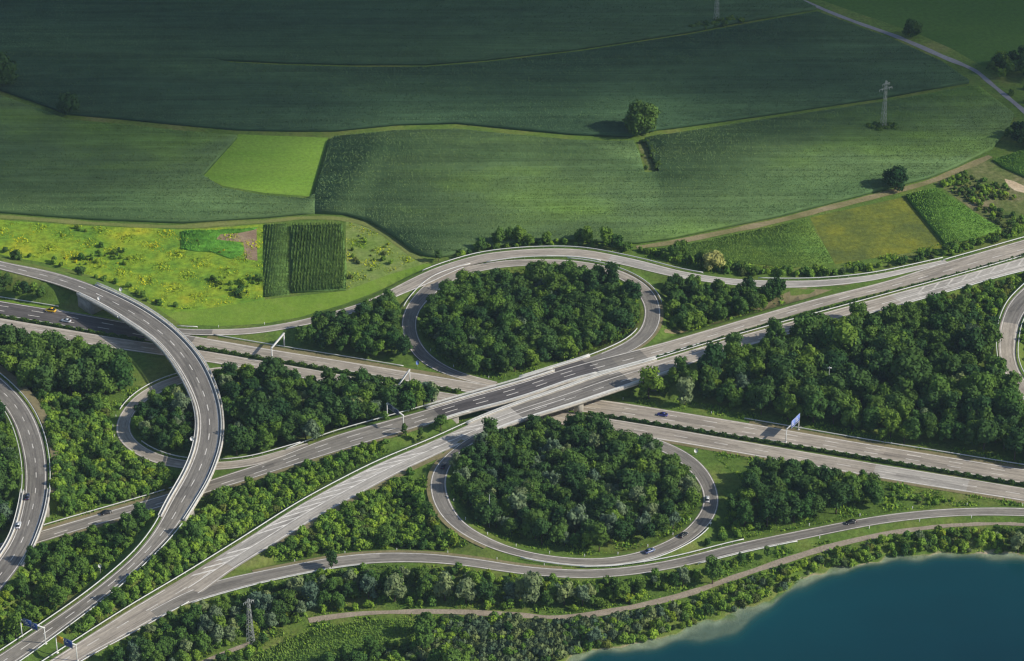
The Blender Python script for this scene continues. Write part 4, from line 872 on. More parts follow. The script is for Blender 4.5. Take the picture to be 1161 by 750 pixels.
zone('in the strip between the lakeside slip road and the gravel path', [(95,765),(130,740),(180,712),(230,690),(290,670),(340,658),(400,648),(470,645),(540,650),(600,659),(650,662),(710,660),(760,654),(800,646),(830,640),(870,628),(870,636),(820,654),(770,671),(720,684),(660,694),(600,692),(520,688),(440,688),(380,693),(340,703),(300,718),(265,730),(235,745),(220,765)], 5.4, [('mid', 5), ('dark', 2.5), ('willow', 2.2), ('shrub', 1.5), ('yellow', .5)], (.6, .9), 1.6)
zone('beside the gravel path in the strip along the lakeside slip road', [(95,765),(130,740),(230,692),(340,660),(470,647),(600,661),(710,662),(800,648),(870,630),(870,636),(770,672),(660,695),(520,689),(380,694),(300,718),(220,765)], 4.2, [('shrub', 4), ('shrubdark', 2), ('shrubyellow', 1)], (.7, 1.1), 1.2, keep=.7)
zone('in the wood at the lower right of the lower loop', [(840,553),(860,535),(900,520),(935,522),(985,536),(998,552),(998,572),(960,582),(905,596),(860,606),(845,590)], 6.0, [('dark', 5), ('mid', 5)], (.8, 1.1), 2.5)
zone('in the thicket right of the lower loop', [(808,605),(820,590),(835,575),(850,590),(870,600),(840,611),(815,614)], 3.8, [('shrub', 4), ('mid', 2), ('shrubdark', 2)], (.6, 1.0), 1.6)
zone('on the grass slope beside the lower motorway at the right', [(1000,552),(1040,560),(1080,568),(1060,573),(1000,572)], 3.6, [('shrub', 4), ('olive', 1)], (.4, .7), 1.6)
zone('along the slip road above the upper loop', [(505,292),(540,281),(590,275),(640,274),(690,275),(735,283),(780,293),(800,303),(770,301),(735,292),(690,284),(640,279),(590,281),(540,287),(505,298)], 3.6, [('shrubdark', 4), ('shrub', 3), ('mid', 3)], (.55, .95), 1.0, keep=.8)
zone('along the merging slip road below the small fields', [(790,300),(830,304),(880,309),(930,310),(980,305),(1030,294),(1080,282),(1161,259),(1220,240),(1220,248),(1161,266),(1080,289),(1030,300),(980,309),(930,314),(850,313),(800,309)], 3.6, [('shrubdark', 5), ('shrub', 4), ('olive', 1)], (.6, 1.2), 1.0)
zone('on the rough land at the right edge', [(1065,208),(1123,186),(1140,196),(1161,222),(1200,240),(1180,258),(1135,258),(1100,232)], 2.8, [('olive', 3), ('shrubdark', 2), ('shrub', 3)], (.3, .85), 1, keep=.8, clump=-.3)
zone('on the flower meadow', [(0,256),(200,264),(296,300),(298,338),(225,350),(190,350),(150,328),(110,310),(60,296),(0,284)], 3.4, [('shrub', 4), ('shrubdark', 2), ('flower', 2), ('shrubyellow', 3)], (.25, .85), 2.0, keep=.55, clump=1.05)
zone('along the meadow edge by the curved flyover', [(0,290),(60,300),(100,314),(130,326),(160,340),(180,350),(230,352),(225,346),(180,343),(140,322),(95,306),(50,292),(0,284)], 4.5, [('shrubdark', 4), ('shrub', 4)], (.45, .9), 2.0, keep=.6)
zone('on the rough meadow below the maize track', [(395,254),(425,266),(460,290),(440,308),(395,326)], 5.0, [('flower', 1), ('olive', 3), ('shrub', 3), ('shrubyellow', 3)], (.3, .8), 2.0, keep=.3)
zone('on the slope between the gravel path and the lake', [(650,708),(700,700),(760,690),(800,676),(850,660),(905,640),(950,628),(1000,614),(1060,605),(1161,601),(1260,604),(1260,640),(1161,634),(1060,634),(1000,640),(950,650),(905,664),(870,682),(830,700),(760,724),(700,742),(660,748),(600,760),(640,725)], 2.9, [('shrub', 5), ('shrubdark', 2.5), ('olive', 2), ('willow', .25), ('reedclump', 1), ('shrubyellow', 1)], (.4, 1.1), 1.0, keep=.8)
zone('in the reeds below the gravel path', [(505,702),(560,702),(620,706),(680,704),(720,698),(760,693),(770,700),(730,712),(690,724),(650,736),(610,748),(560,765),(480,765),(470,735),(500,715)], 3.0, [('reedclump', 8), ('shrub', 1.4), ('shrubdark', .6)], (.7, 1.1), 1.0)
zone('at the bottom edge below the pale field', [(330,765),(400,748),(430,738),(470,724),(490,706),(520,706),(530,730),(540,765)], 3.8, [('shrub', 4), ('shrubdark', 3), ('mid', .8), ('reedclump', .8)], (.7, 1.1), 1.0)
zone('on the bank left of the pylon', [(170,765),(215,740),(240,750),(270,740),(290,735),(300,724),(310,728),(260,765)], 3.8, [('shrub', 4), ('shrubdark', 1)], (.7, 1.1), 1.0)
zone('right of the ramp at the right edge', [(1158,360),(1175,350),(1200,380),(1190,430),(1165,420),(1156,395)], 3.6, [('shrub', 4), ('shrubdark', 2)], (.6, 1.0), 1.5)
zone('in the far clump beside the field road', [(1112,82),(1135,72),(1175,66),(1200,90),(1160,94),(1125,90)], 6.0, [('dark', 5), ('mid', 2)], (.6, .85), 0.5)
zone('in the scrub right of the field road', [(1122,98),(1161,100),(1200,110),(1200,145),(1170,128),(1145,110)], 6.0, [('shrubdark', 5), ('shrub', 2)], (.6, 1.0), 0.5, keep=.5)
zone('at the right edge above the rough land', [(1140,158),(1161,150),(1200,150),(1200,172),(1161,172)], 5.0, [('dark', 5)], (.55, .8), 0.5)
zone('around the foot of the far pylon', [(984,147),(1000,143),(1021,143),(1019,150),(1000,152),(986,151)], 2.8, [('shrubdark', 5)], (.7, 1.0), 0)
zone('in the hedge below the topmost pylon', [(783,32),(815,25),(845,22),(842,27),(812,32),(785,37)], 3.6, [('shrubdark', 5)], (.6, 1.0), 0)
zone('below the lone tree beside the bare notch', [(730,160),(740,161),(746,176),(752,192),(744,193),(737,178)], 2.6, [('shrubdark', 5)], (.4, .7), 0)
# merge: objects up to 300 per kind, the rest as stuff
def make_one(k, x, y, s, rz, label, cat, group, name=None):
    v = VAR[k]; nm = name or KIND[k[0]]
    root = bpy.data.objects.new(nm, None); C.objects.link(root); z = float(hgt(x, y)[0])
    root.location = (x, y, z); root.rotation_euler = (0, 0, rz); root.scale = (s, s, s*rng.uniform(.92, 1.1)); root.empty_display_size = .5
    c = bpy.data.objects.new('crown' if 'shrub' not in nm and 'clump' not in nm else 'foliage', v['crown']); C.objects.link(c); c.parent = root
    if 'clump' not in nm:
        t_ = bpy.data.objects.new('trunk' if 'shrub' not in nm else 'stem', v['trunk']); C.objects.link(t_); t_.parent = root
    tag(root, label, cat, group); return root
CAT = dict(broadleaf_tree='tree', willow_tree='willow', conical_tree='tree', shrub='shrub', flower_clump='flowers', reed_clump='reeds')
# lone trees
solo = [(('big', 0), 726, 152.5, 1.1, 'lone round leafy tree standing on the field boundary above the bare notch', 'lone_tree'),
        (('big', 1), 1015, 215.5, 1.0, 'lone round tree beside the dirt track casting a long shadow on the maize', 'lone_tree'),
        (('big', 1), 1033, 42, .85, 'small dark tree standing beside the far field road', 'lone_tree'),
        (('big', 1), 79, 130, .95, 'small round tree on the grass strip at the upper left', 'lone_tree'),
        (('big', 0), -2, 100, 1.3, 'dark tree cut by the left edge above the maize', 'lone_tree'),
        (('dark', 4), 502, 3, .8, 'dark tree cut by the top edge of the picture', 'lone_tree'),
        (('pale', 0), 806, 306, 1.4, 'pale yellowish blossoming tree beside the slip road', 'pale_tree'),
        (('large', 0), 916, 398, 1.15, 'very large dark tree at the top edge of the right wood', 'broadleaf_tree'),
        (('large', 1), 62, 414, 1.15, 'very tall tree in front of the lower motorway left of the flyover', 'broadleaf_tree'),
        (('yellow', 0), 1025, 503, 1.0, 'bright yellow-green tree at the near edge of the right wood', 'broadleaf_tree'),
        (('yellow', 1), 1000, 500, .75, 'smaller yellow-green tree left of the brightest one by the right wood', 'broadleaf_tree'),
        (('mid', 0), 500, 489, .8, 'upright green tree in the wedge between the carriageways before the bridge', 'broadleaf_tree'),
        (('conical', 0), 459, 496, .6, 'slim tree at the near foot of the dark sign gantry', 'broadleaf_tree'),
        (('conical', 1), 477, 500, .6, 'slim tree just right of the dark sign gantry', 'broadleaf_tree'),
        (('willow', 0), 355, 500, 1.0, 'rounded silvery willow in front of the wood between the motorways', 'willow_tree'),
        (('willow', 1), 405, 480, 1.1, 'broad pale willow in the wood between the motorways', 'willow_tree'),
        (('mid', 2), 808, 662, 1.0, 'bright green tree standing between the slip road and the gravel path', 'broadleaf_tree'),
        (('shrubdark', 0), 802, 619, .8, 'round dark bush on the grass tip between the loop and the slip road', 'shrub'),
        (('dark', 2), 497, 297, .5, 'small dark round tree at the end of the meadow track', 'broadleaf_tree'),
        (('dark', 0), 376, 645, .7, 'dark pointed tree poking over the lakeside slip road', 'broadleaf_tree'),
        (('shrubdark', 1), 92, 313, 1.25, 'round dark bush beside the curved flyover on the meadow side', 'shrub'),
        (('shrubdark', 0), 20, 295, 1.4, 'dark bush on the meadow at the left edge above the flyover', 'shrub'),
        (('willow', 2), 885+158, 627, .01, '', ''),]
for k, u, v, s, lab, nm in solo:
    if s < .1: continue
    p = G3(u, v); make_one(k, p[0], p[1], s, rng.uniform(0, 6), lab, 'tree' if 'shrub' not in nm else 'bush', None, nm)
WIL = [(605,545),(627,527),(674,518),(722,580),(740,594),(702,597),(729,607),(588,592),(652,606),(690,612),(418,681),(447,682),(505,681),(528,684),(603,684),(640,686),(352,690),(300,705),(235,722),(335,680),(300,462),(205,478)]
wp_ = [G3(u, v) for u, v in WIL]
plants = [p for p in plants if min(math.hypot(p[1]-q[0], p[2]-q[1]) for q in wp_) > 4.2]
for q in wp_:
    zn_ = min(plants, key=lambda p: math.hypot(p[1]-q[0], p[2]-q[1]))[5]
    place('willow', q[0], q[1], rng.uniform(.9, 1.25), zn_)
for (u_, v_, q_) in [(729,163,.6),(735,168,.5),(740,175,.75),(741,183,.6),(747,190,.8),(733,192,.6),(728,178,.45)]:
    g_ = P(u_, v_); place('shrubdark', g_[0], g_[1], q_, 'in the bare notch below the lone tree')
kinds = {}
for p in plants: kinds.setdefault(KIND[p[0][0]], []).append(p)
restplants = []
for kn, lst in kinds.items():
    def size(p):
        z = 0; u, v, d = proj(p[1], p[2], 3)
        if not (-5 < u < 1166 and -5 < v < 765): return 1e9+d
        return d/(p[3]*VAR[p[0]]['H'])
    lst.sort(key=size); cap = dict(broadleaf_tree=285, shrub=290, willow_tree=290, flower_clump=60, reed_clump=120, conical_tree=100)[kn]
    for p in lst[:cap]:
        if size(p) > 1e8: continue
        lk = LOOK[p[0][0]]; make_one(p[0], p[1], p[2], p[3], p[4], lk+' '+p[5], CAT[kn], lk+'s '+p[5] if not lk.endswith('s') else lk+' '+p[5])
    restplants += [(kn, p) for p in lst[cap:]]
def merged(name, lst, label, cat):
    mats = []; V = []; Qs = []; Ts = []; tint = []; mq = []; mt = []; n = 0
    for k, x, y, s, rz, zn in lst:
        v = VAR[k]; c, sn = math.cos(rz), math.sin(rz)
        A = v['V']*s; X = A[:, 0]*c-A[:, 1]*sn+x; Y = A[:, 0]*sn+A[:, 1]*c+y; Z = A[:, 2]+float(hgt(x, y)[0])
        V.append(np.stack([X, Y, Z], -1)); tint.append(np.full(len(A), rng.uniform()))
        if v['mat'] not in mats: mats.append(v['mat'])
        mi = mats.index(v['mat'])
        Qs.append(v['Q']+n); mq.append(np.full(len(v['Q']), mi)); Ts.append(v['T']+n); mt.append(np.full(len(v['T']), mi)); n += len(A)
    me = mkmesh(name, np.concatenate(V), [np.concatenate(Qs), np.concatenate(Ts)], [M[x] for x in mats], np.concatenate(mq+mt), np.concatenate(tint))
    o = link(name, me); tag(o, label, cat, None, 'stuff')
tr_ = [p for kn, p in restplants if 'tree' in kn]; sh_ = [p for kn, p in restplants if 'tree' not in kn]
print('PLANTS', {k: len(v) for k, v in kinds.items()}, 'merged trees', len(tr_), 'shrubs', len(sh_))
if tr_: merged('woodland', tr_, 'remaining trees of the dense woods between the roads', 'woodland')
if sh_: merged('undergrowth', sh_, 'remaining bushes covering the slopes and banks between the roads', 'undergrowth')
# low ground cover of herbs: fills the floor of woods and slopes with small leafy tufts
def cover(name, zones, mat, label, dens, leaf, h):
    Vs = []
    for px in zones:
        poly = [P2(u, v) for u, v in px]; pa = np.array(poly); x0, y0 = pa.min(0); x1, y1 = pa.max(0)
        n = int((x1-x0)*(y1-y0)*dens); X = rng.uniform(x0, x1, n); Y = rng.uniform(y0, y1, n); ok = inside(X, Y, poly); X, Y = X[ok], Y[ok]
        dm = np.min([np.where(br, 9, d) for k, d, zz, br in roaddist(X, Y)], axis=0)
        for r in TR.values(): dm = np.minimum(dm, np.hypot(X[:, None]-r.p[None, :, 0], Y[:, None]-r.p[None, :, 1]).min(1)-.8)
        sd = poly_sd(X, Y, shw); ok = (dm > 1.6) & (sd < -.5); X, Y = X[ok], Y[ok]; Z = hgt(X, Y); n = len(X)
        cl = np.clip(np.sin(X*.31+Y*.11)*np.cos(Y*.27-X*.07)+.8, .25, 1.6)
        an = rng.uniform(0, 2*PI, n); L = leaf*rng.uniform(.5, 1.2, n)*cl; dx, dy = np.cos(an), np.sin(an)
        a = np.stack([X-dy*L*.5, Y+dx*L*.5, Z-.05], -1); b = np.stack([X+dy*L*.5, Y-dx*L*.5, Z-.05], -1)
        c = np.stack([X+dx*L*.6, Y+dy*L*.6, Z+h*cl*rng.uniform(.4, 1.1, n)], -1)
        Vs.append(np.stack([a, b, c], 1).reshape(-1, 3))
    V = np.concatenate(Vs); tint = np.repeat(rng.uniform(.2, .8, len(V)//3), 3)
    o = link(name, mkmesh(name, V, [np.arange(len(V)).reshape(-1, 3)], M[mat], tint=tint)); tag(o, label, 'ground cover', None, 'stuff')
GREEN = [[(478,365),(500,330),(545,312),(600,305),(660,307),(710,320),(735,345),(730,375),(705,395),(660,407),(600,424),(560,432),(520,425),(490,405)], [(510,540),(520,515),(560,490),(620,480),(700,497),(760,515),(795,545),(797,570),(780,600),(730,622),(660,632),(590,625),(540,607),(512,575)],
         [(720,455),(760,452),(870,470),(1161,522),(1161,530),(960,496),(860,479),(720,458)],
         [(40,446),(150,440),(200,430),(128,470),(125,500),(150,530),(205,540),(190,560),(60,595),(55,500)],
         [(55,618),(180,580),(150,625),(60,695),(-20,748),(-20,690)],
         [(235,563),(440,497),(555,468),(500,492),(400,536),(250,625),(60,738),(140,668),(205,600)],
         [(490,560),(480,580),(550,628),(440,622),(290,642),(350,602),(470,543)],
         [(90,765),(230,690),(400,646),(540,650),(650,660),(800,648),(880,624),(1010,602),(1161,590),(1260,592),(1260,632),(1161,634),(1060,634),(1000,640),(905,664),(830,700),(700,742),(600,760),(560,765)],
         [(1005,360),(1161,315),(1230,300),(1161,326),(1130,362),(1115,382)],
         [(820,590),(840,545),(800,510),(900,520),(1000,540),(1161,572),(1161,576),(1000,583),(880,606),(810,616)],
         [(690,272),(735,282),(800,298),(930,305),(1161,258),(1161,266),(930,315),(800,310),(690,288)],
         [(760,325),(890,335),(890,350),(780,384),(752,384)]]
cover('ground_cover', GREEN, 'shrub', 'low leafy ground cover on the slopes and banks between the roads', 1.7, 1.0, .9)
cover('ground_cover', [[(0,252),(200,262),(298,262),(298,338),(225,350),(190,352),(150,330),(60,296),(0,284)], [(393,252),(425,263),(470,296),(440,310),(393,328)]], 'weeds', 'tall yellow-green weeds of the flower meadow at the left', 1.3, .75, .6)
# ------------------------------------------------------------------ median hedges
def hedge(ra, rb, u0, u1, label, mat='shrubdark', h=1.3, wd=1.6, dens=5, gaps=0.0):
    """between near edge of ra and far edge of rb"""
    us = np.arange(u0, u1, 1.0); ea = ra.off(-1 if ra.n[len(ra.n)//2][1] > 0 else 1, 0); eb = rb.off(1 if rb.n[len(rb.n)//2][1] > 0 else -1, 0)
    ua = ra.u; ub = rb.u; oa = np.argsort(ua); ob = np.argsort(ub)
    V = []; T = []
    for u in us:
        if gaps and (math.sin(u*.9)+math.sin(u*.37+1) < gaps*2-1.2): continue
        a = np.array([np.interp(u, ua[oa], ea[oa, k]) for k in range(3)]); b = np.array([np.interp(u, ub[ob], eb[ob, k]) for k in range(3)]); m_ = (a+b)/2
        for _ in range(dens*3):
            c = m_+np.array([rng.uniform(-.5, .5), rng.uniform(-wd, wd)*.5, 0]); z = h*(1-(abs(c[1]-m_[1])/wd)**2)*rng.uniform(.3, 1.1)*(.8+.35*math.sin(u*.5))
            n_ = rng.normal(0, 1, 3); n_ /= np.linalg.norm(n_); e1 = np.cross(n_, [0.3, .2, 1]); e1 /= np.linalg.norm(e1); e2 = np.cross(n_, e1); s = rng.uniform(.25, .5)
            c = c+np.array([0, 0, z]); V += [c-e1*s-e2*s*.6, c+e1*s-e2*s*.6, c+e2*s]
    V = np.array(V); o = link('hedge', mkmesh('hedge', V, [np.arange(len(V)).reshape(-1, 3)], M[mat], tint=np.repeat(rng.uniform(.2, .8, len(V)//3), 3))); tag(o, label, 'hedge')
hedge(A1, A2, -40, 165, 'low hedge in the lower motorway median left of the curved flyover')
hedge(A1, A2, 222, 522, 'low hedge in the lower motorway median between the flyover and the bridge', h=1.7)
hedge(A1, A2, 668, 1230, 'long hedge in the lower motorway median right of the bridge', h=1.5)
hedge(B1, B2, 745, 1230, 'patchy low hedge in the upper motorway median right of the bridge', h=1.2, wd=1.3, gaps=.55)
# ------------------------------------------------------------------ sign gantries
def gantry(b1, b2, z, h, signs, label, th=.32, mat='steelw'):
    a = Vector(P(*b1, z)); b = Vector(P(*b2, z)); d = (b-a); L = d.length; ang = math.atan2(d.y, d.x)
    root = empty('sign_gantry', a, label, 'sign gantry', 'sign gantries over the roads', ang)
    for x in (0, L):
        mb = MB(); mb.bar((x, 0, -2.0), (x, 0, h), th*.62, th*.5, 8); mb.box(x-.45, x+.45, -.45, .45, -2, .15); mb.build('post', M[mat], root)
    mb = MB(); mb.box(-.3, L+.3, -th*.8, th*.8, h, h+th*1.3)
    for k in range(int(L/1.5)): mb.box(k*1.5+.4, k*1.5+.52, -th*.9, th*.9, h-.02, h+th*1.3+.02)
    mb.build('beam', M[mat], root)
    for f0, f1, z0, z1, m_, m2, marksn in signs:
        sb = MB(); sb.box(L*f0, L*f1, -th-.14, -th-.02, h+z0, h+z1); s_ = sb.build('sign_panel', M[m_], root)
        if marksn:
            tb = MB(); x0, x1 = L*f0, L*f1; y = -th-.155; w_ = x1-x0; hh = z1-z0; zc = h+z0
            def mk(xa, xb, za, zb): tb.box(x0+w_*xa, x0+w_*xb, y, y+.012, zc+hh*za, zc+hh*zb)
            mk(.02, .98, .94, .97); mk(.02, .98, .03, .06); mk(.02, .035, .06, .94); mk(.965, .98, .06, .94)
            for r_ in range(marksn): mk(.12, .12+.25+.15*((r_*7) % 3), .74-.22*r_, .82-.22*r_)
            tb.build('lettering', M[m2], s_)
    return root
gantry((308.6,409.8), (322.4,393.3), 0, 6.6, [], 'white bare gantry over the far carriageway between the flyover and the bridge', .5)
gantry((451,453), (464.6,433.8), 0, 6.3, [(.12, .85, .3, 1.0, 'steel', 'signwhite', 0)], 'white gantry with pale sign backs over the lower motorway above the wood', .4)
gantry((439.2,474), (457.5,487.5), 5.6, 7.0, [(.08, .42, -1.2, 1.6, 'blueback', 'signwhite', 1), (.44, .78, -1.2, 1.6, 'blueback', 'signwhite', 1)], 'gantry with dark navy sign panels over the motorway before the bridge')
gantry((25,720.5), (51.9,730), 1.2, 7.2, [(.16, .50, -1.4, 1.9, 'blue', 'signwhite', 3), (.505, .74, -1.9, 1.3, 'blue', 'signwhite', 2)], 'gantry with blue direction signs over the curved ramp in the lower left corner')
gantry((65,740), (87.8,749.5), 1.0, 7.2, [(.08, .40, -1.5, 1.6, 'signyellow', 'signwhite', 0), (.44, .86, -1.8, 1.8, 'blue', 'signwhite', 2)], 'gantry with one yellow and one blue sign in the lower left corner')
g6 = gantry((891,501.3), (905.2,487.3), 0, 6.3, [(.30, .62, -1.5, 2.4, 'bluepale', 'signwhite', 3), (.625, .98, -1.5, 2.4, 'bluepale', 'signwhite', 3)], 'gantry with large pale blue signs over the lower motorway in front of the right wood')
# ------------------------------------------------------------------ pylons
def pylon(u, v, h, w0, label, arms, bar=.065):
    p = G3(u, v); root = empty('power_pylon', p, label, 'pylon', None, .5)
    mb = MB(); n = 9; lv = [(h*(1-(1-k/n)**1.0), w0*(1-k/n)+.35*(k/n)) for k in range(n+1)]
    for k in range(n):
        z0, a = lv[k]; z1, b = lv[k+1]; c0 = [(-a, -a), (a, -a), (a, a), (-a, a)]; c1 = [(-b, -b), (b, -b), (b, b), (-b, b)]
        for j in range(4):
            j2 = (j+1) % 4
            mb.bar((*c0[j], z0-(1 if k == 0 else 0)), (*c1[j], z1), bar); mb.bar((*c0[j], z0), (*c1[j2], z1), bar*.7); mb.bar((*c1[j], z1), (*c1[j2], z1), bar*.6)
    mb.build('lattice_tower', M['steelg'], root)
    for z, L in arms:
        ab = MB()
        for s in (-1, 1):
            ab.bar((0, -.3, z), (s*L, 0, z+.1), bar*.8); ab.bar((0, .3, z), (s*L, 0, z+.1), bar*.8); ab.bar((0, 0, z+1.0), (s*L, 0, z+.1), bar*.7)
            ab.bar((s*L*.95, 0, z), (s*L*.95, 0, z-1.1), .1); ab.bar((s*L*.55, 0, z), (s*L*.55, 0, z-1.1), .1)
        ab.build('crossarm', M['steelg'], root)
    return root
pylon(1001, 146.5, 28, 1.2, 'tall steel lattice pylon standing in the paler maize field', [(26.3, 2.4), (23.5, 4.2)])
pylon(812, 26, 28, 1.2, 'steel pylon cut by the top edge of the picture', [(26.3, 2.4), (23.5, 4.2)])
pylon(284.5, 730, 21, 1.3, 'grey lattice pylon among the trees at the bottom left', [(19.8, 2.2)], .06)
def mast(u, v, z, h, label, name='light_mast', top=True):
    p = P(u, v, z); root = empty(name, p, label, 'pole'); mb = MB(); mb.bar((0, 0, -1), (0, 0, h), .13, .09, 8); mb.build('pole', M['steelg'], root)
    if top:
        t2 = MB(); t2.box(-.9, .9, -.2, .2, h, h+.25); t2.bar((0, 0, h), (0, 0, h+.8), .1); t2.build('head', M['steelw'], root)
mast(555, 600, 0, 17, 'thin pole rising from the wood inside the lower loop', 'utility_pole', False)
mast(938, 455, 0, 17, 'pale mast head rising from the right wood', 'light_mast')
# ------------------------------------------------------------------ small signs and marker posts
def small_sign(u, v, z, h, wd, hh, label, mat='signwhite', rz=0.0):
    p = P(u, v, z); root = empty('road_sign', p, label, 'road sign', 'small road signs', rz); mb = MB(); mb.bar((0, 0, -.6), (0, 0, h), .07, .07, 6); mb.build('post', M['steel'], root)
    sb = MB(); n = 10; V = [(wd*.5*math.cos(2*PI*k/n+PI/n), y, h+hh*.5*math.sin(2*PI*k/n+PI/n)) for y in (-.12, -.05) for k in range(n)]
    sb.add(V, [(k, (k+1) % n, n+(k+1) % n, n+k) for k in range(n)], [(0, k, k+1) for k in range(1, n-1)]+[(n, n+k+1, n+k) for k in range(1, n-1)])
    sb.build('sign_plate', M[mat], root)
small_sign(137, 332.5, 8, 2.0, 1.5, 2.0, 'white sign at the meadow edge of the curved flyover')
small_sign(112.5, 342.5, 7.7, 2.0, 1.4, 2.0, 'white sign on the near edge of the curved flyover')
small_sign(134.5, 361, 8, .9, 1.2, 1.2, 'small white marker on the near kerb of the flyover above the motorway')
small_sign(218, 502, 8, 2.0, 1.8, 2.2, 'white sign on the inner edge of the flyover above the small loop')
small_sign(114, 651, 0.5, 4.0, 1.4, 1.9, 'pale sign left of the curved ramp among bushes')
small_sign(145, 656, 4.2, 1.8, 1.4, 1.4, 'small pale blue sign on the right edge of the curved ramp', 'bluepale')
small_sign(473.5, 416, 0, 2.2, 1.5, 2.4, 'blue sign on the grass tip where the upper loop splits off', 'bluepale')
small_sign(789, 516, 0, 2.2, 1.8, 2.2, 'white sign on the grass beside the start of the lower loop')
small_sign(764, 523, 0, 1.6, 1.0, 1.2, 'small white sign inside the start of the lower loop')
small_sign(805.5, 596, 1.2, 1.4, 1.2, 1.0, 'white sign on the outer rail of the lower loop')
small_sign(698, 470-2, 0, 1.0, .8, .8, 'white marker beside the lower motorway just right of the bridge') if False else None
def posts(k, side, do, step, mask, label):
    r = R[k]; e = r.off(side, do); idx = np.where(mask & ~r.bridge)[0]; last = -99
    mb = MB(); mb.box(-.11, .11, -.09, .09, -.8, .98); mb.box(-.13, .13, -.11, .11, .62, .80)
    me = mb.mesh('marker_post', M['signwhite'])
    for i in idx:
        if r.s[i]-last < step: continue
        last = r.s[i]; o = link('marker_post', me); o.location = tuple(e[i]); o.rotation_euler = (0, 0, math.atan2(r.t[i][1], r.t[i][0]))
        tag(o, label, 'marker post', label.replace('white marker post', 'white marker posts'))
posts('I', -1, -1.6, 19, II.mask(290, 620), 'white marker post beside the lakeside slip road below the shrub triangle')
posts('I', -1, -2.2, 22, II.mask(900, 1161), 'white marker post on the far verge of the lakeside slip road at the right')
posts('I', 1, 1.4, 22, II.mask(900, 1161), 'white marker post on the near verge of the lakeside slip road at the right')
posts('H', 1, 1.4, 15, HH.mask(500, 800) & (HH.v > 560), 'white marker post on the inner verge of the lower loop')
posts('E', -1, -1.4, 7, EE.mask(100, 160), 'white marker post on the outer verge of the small left loop')
posts('F', 1, 2.0, 20, FF.mask(190, 350), 'white marker post on the mown verge above the slip road')
posts('A1', 1, 3.0, 40, A1.mask(700, 1161), 'white marker post on the far verge of the lower motorway')
posts('G', 1, 1.4, 18, (GG.v > 375) & (GG.u < 560), 'white marker post on the inner verge of the upper loop')
# ------------------------------------------------------------------ cars
CARM = {}
def paint(name, col):
    if name not in CARM:
        m, t, b = newmat('paint_'+name); b.inputs['Roughness'].default_value = .3; b.inputs['Specular IOR Level'].default_value = .6; b.inputs['Coat Weight'].default_value = .5
        t.links.new(ramp(t, noise(t, 3, 2), [(.3, tuple(c*.93 for c in col[:3])+(1,)), (.7, col)]), b.inputs['Base Color']); CARM[name] = m
    return CARM[name]
def loft(st, mb):
    """st: list of (x, halfwidth_bottom, z_bottom, halfwidth_top, z_top)"""
    V = []; n = 8
    for x, wb, zb, wt, zt in st:
        zm = zb+(zt-zb)*.55
        V += [(x, -wb*.92, zb), (x, -wb, zb+(zt-zb)*.2), (x, -wb, zm), (x, -wt, zt), (x, wt, zt), (x, wb, zm), (x, wb, zb+(zt-zb)*.2), (x, wb*.92, zb)]
    Q_ = []; k = len(st)
    for i in range(k-1):
        for j in range(n): Q_.append((i*n+j, i*n+(j+1) % n, (i+1)*n+(j+1) % n, (i+1)*n+j))
    T_ = [(0, j+1, j) for j in range(1, n-1)]+[((k-1)*n, (k-1)*n+j, (k-1)*n+j+1) for j in range(1, n-1)]
    mb.add(V, Q_, T_)
def car(u, v, z, u2, v2, col, name, label, van=False, sc_=1.06):
    p = Vector(P(u, v, z)); q = Vector(P(u2, v2, z)); a = math.atan2(q.y-p.y, q.x-p.x)
    root = empty('car', (p.x, p.y, z+.03), label, 'car', None, a); root.scale = (sc_,)*3; pm = paint(name, col)
    b = MB(); loft([(-2.25, .72, .38, .62, .80), (-2.1, .86, .25, .76, .98), (-1.3, .90, .2, .80, 1.02), (1.0, .90, .2, .80, .98), (1.9, .86, .22, .72, .80), (2.25, .70, .34, .60, .62)], b); b.build('body', pm, root, True)
    rf = MB(); T1 = 1.46 if not van else 1.75
    rf.box(-1.15, .25, -.58, .58, T1-.06, T1); rf.build('roof', pm, root)
    gl_ = MB(); loft([(-1.95, .74, .93, .55, 1.0), (-1.25, .76, .93, .60, T1-.065), (.32, .76, .93, .60, T1-.065), (1.15, .72, .90, .55, .98)], gl_); gl_.build('window', M['glass'], root)
    for sx_ in (-1.38, 1.38):
        for sy in (-.80, .80):
            wb = MB(); wb.bar((sx_, sy-.11, .32), (sx_, sy+.11, .32), .28, .28, 12); wh = wb.build('wheel', M['tyre'], root)
            rb = MB(); yy = sy+(.121 if sy > 0 else -.121); rb.bar((sx_, yy-.005, .32), (sx_, yy+.005, .32), .16, .16, 10); rb.build('rim', M['steel'], wh)
    for sy in (-.55, .55):
        hb = MB(); hb.box(2.12, 2.28, sy-.16, sy+.16, .52, .66); hb.build('headlight', M['lampw'], root)
        hb = MB(); hb.box(-2.29, -2.14, sy-.16, sy+.16, .66, .80); hb.build('tail_light', M['lampr'], root)
    return root
car(57.5, 353.5, .03, 40, 351, lin(.85, .52, .01), 'yellow', 'yellow car in the far lane of the lower motorway left of the flyover', sc_=1.15, van=True)
car(75, 365, .03, 60, 362.5, lin(.62, .68, .75), 'silver', 'pale silver car in the dark asphalt lane behind the tall tree')
car(31, 564.5, 7, 33, 550, lin(.02, .03, .08), 'navy', 'dark blue car at the top of the short left bridge')
car(21, 597, 6.95, 25, 583, lin(.75, .78, .82), 'white', 'white car on the far left ramp bridge')
car(120.5, 582.5, 0, 135, 578.5, lin(.012, .012, .015), 'black', 'black car on the road between the two left flyovers')
car(502.8, 529.5, 6.35, 506, 523, lin(.012, .014, .05), 'navy2', 'dark navy car entering the lower loop in the shade')
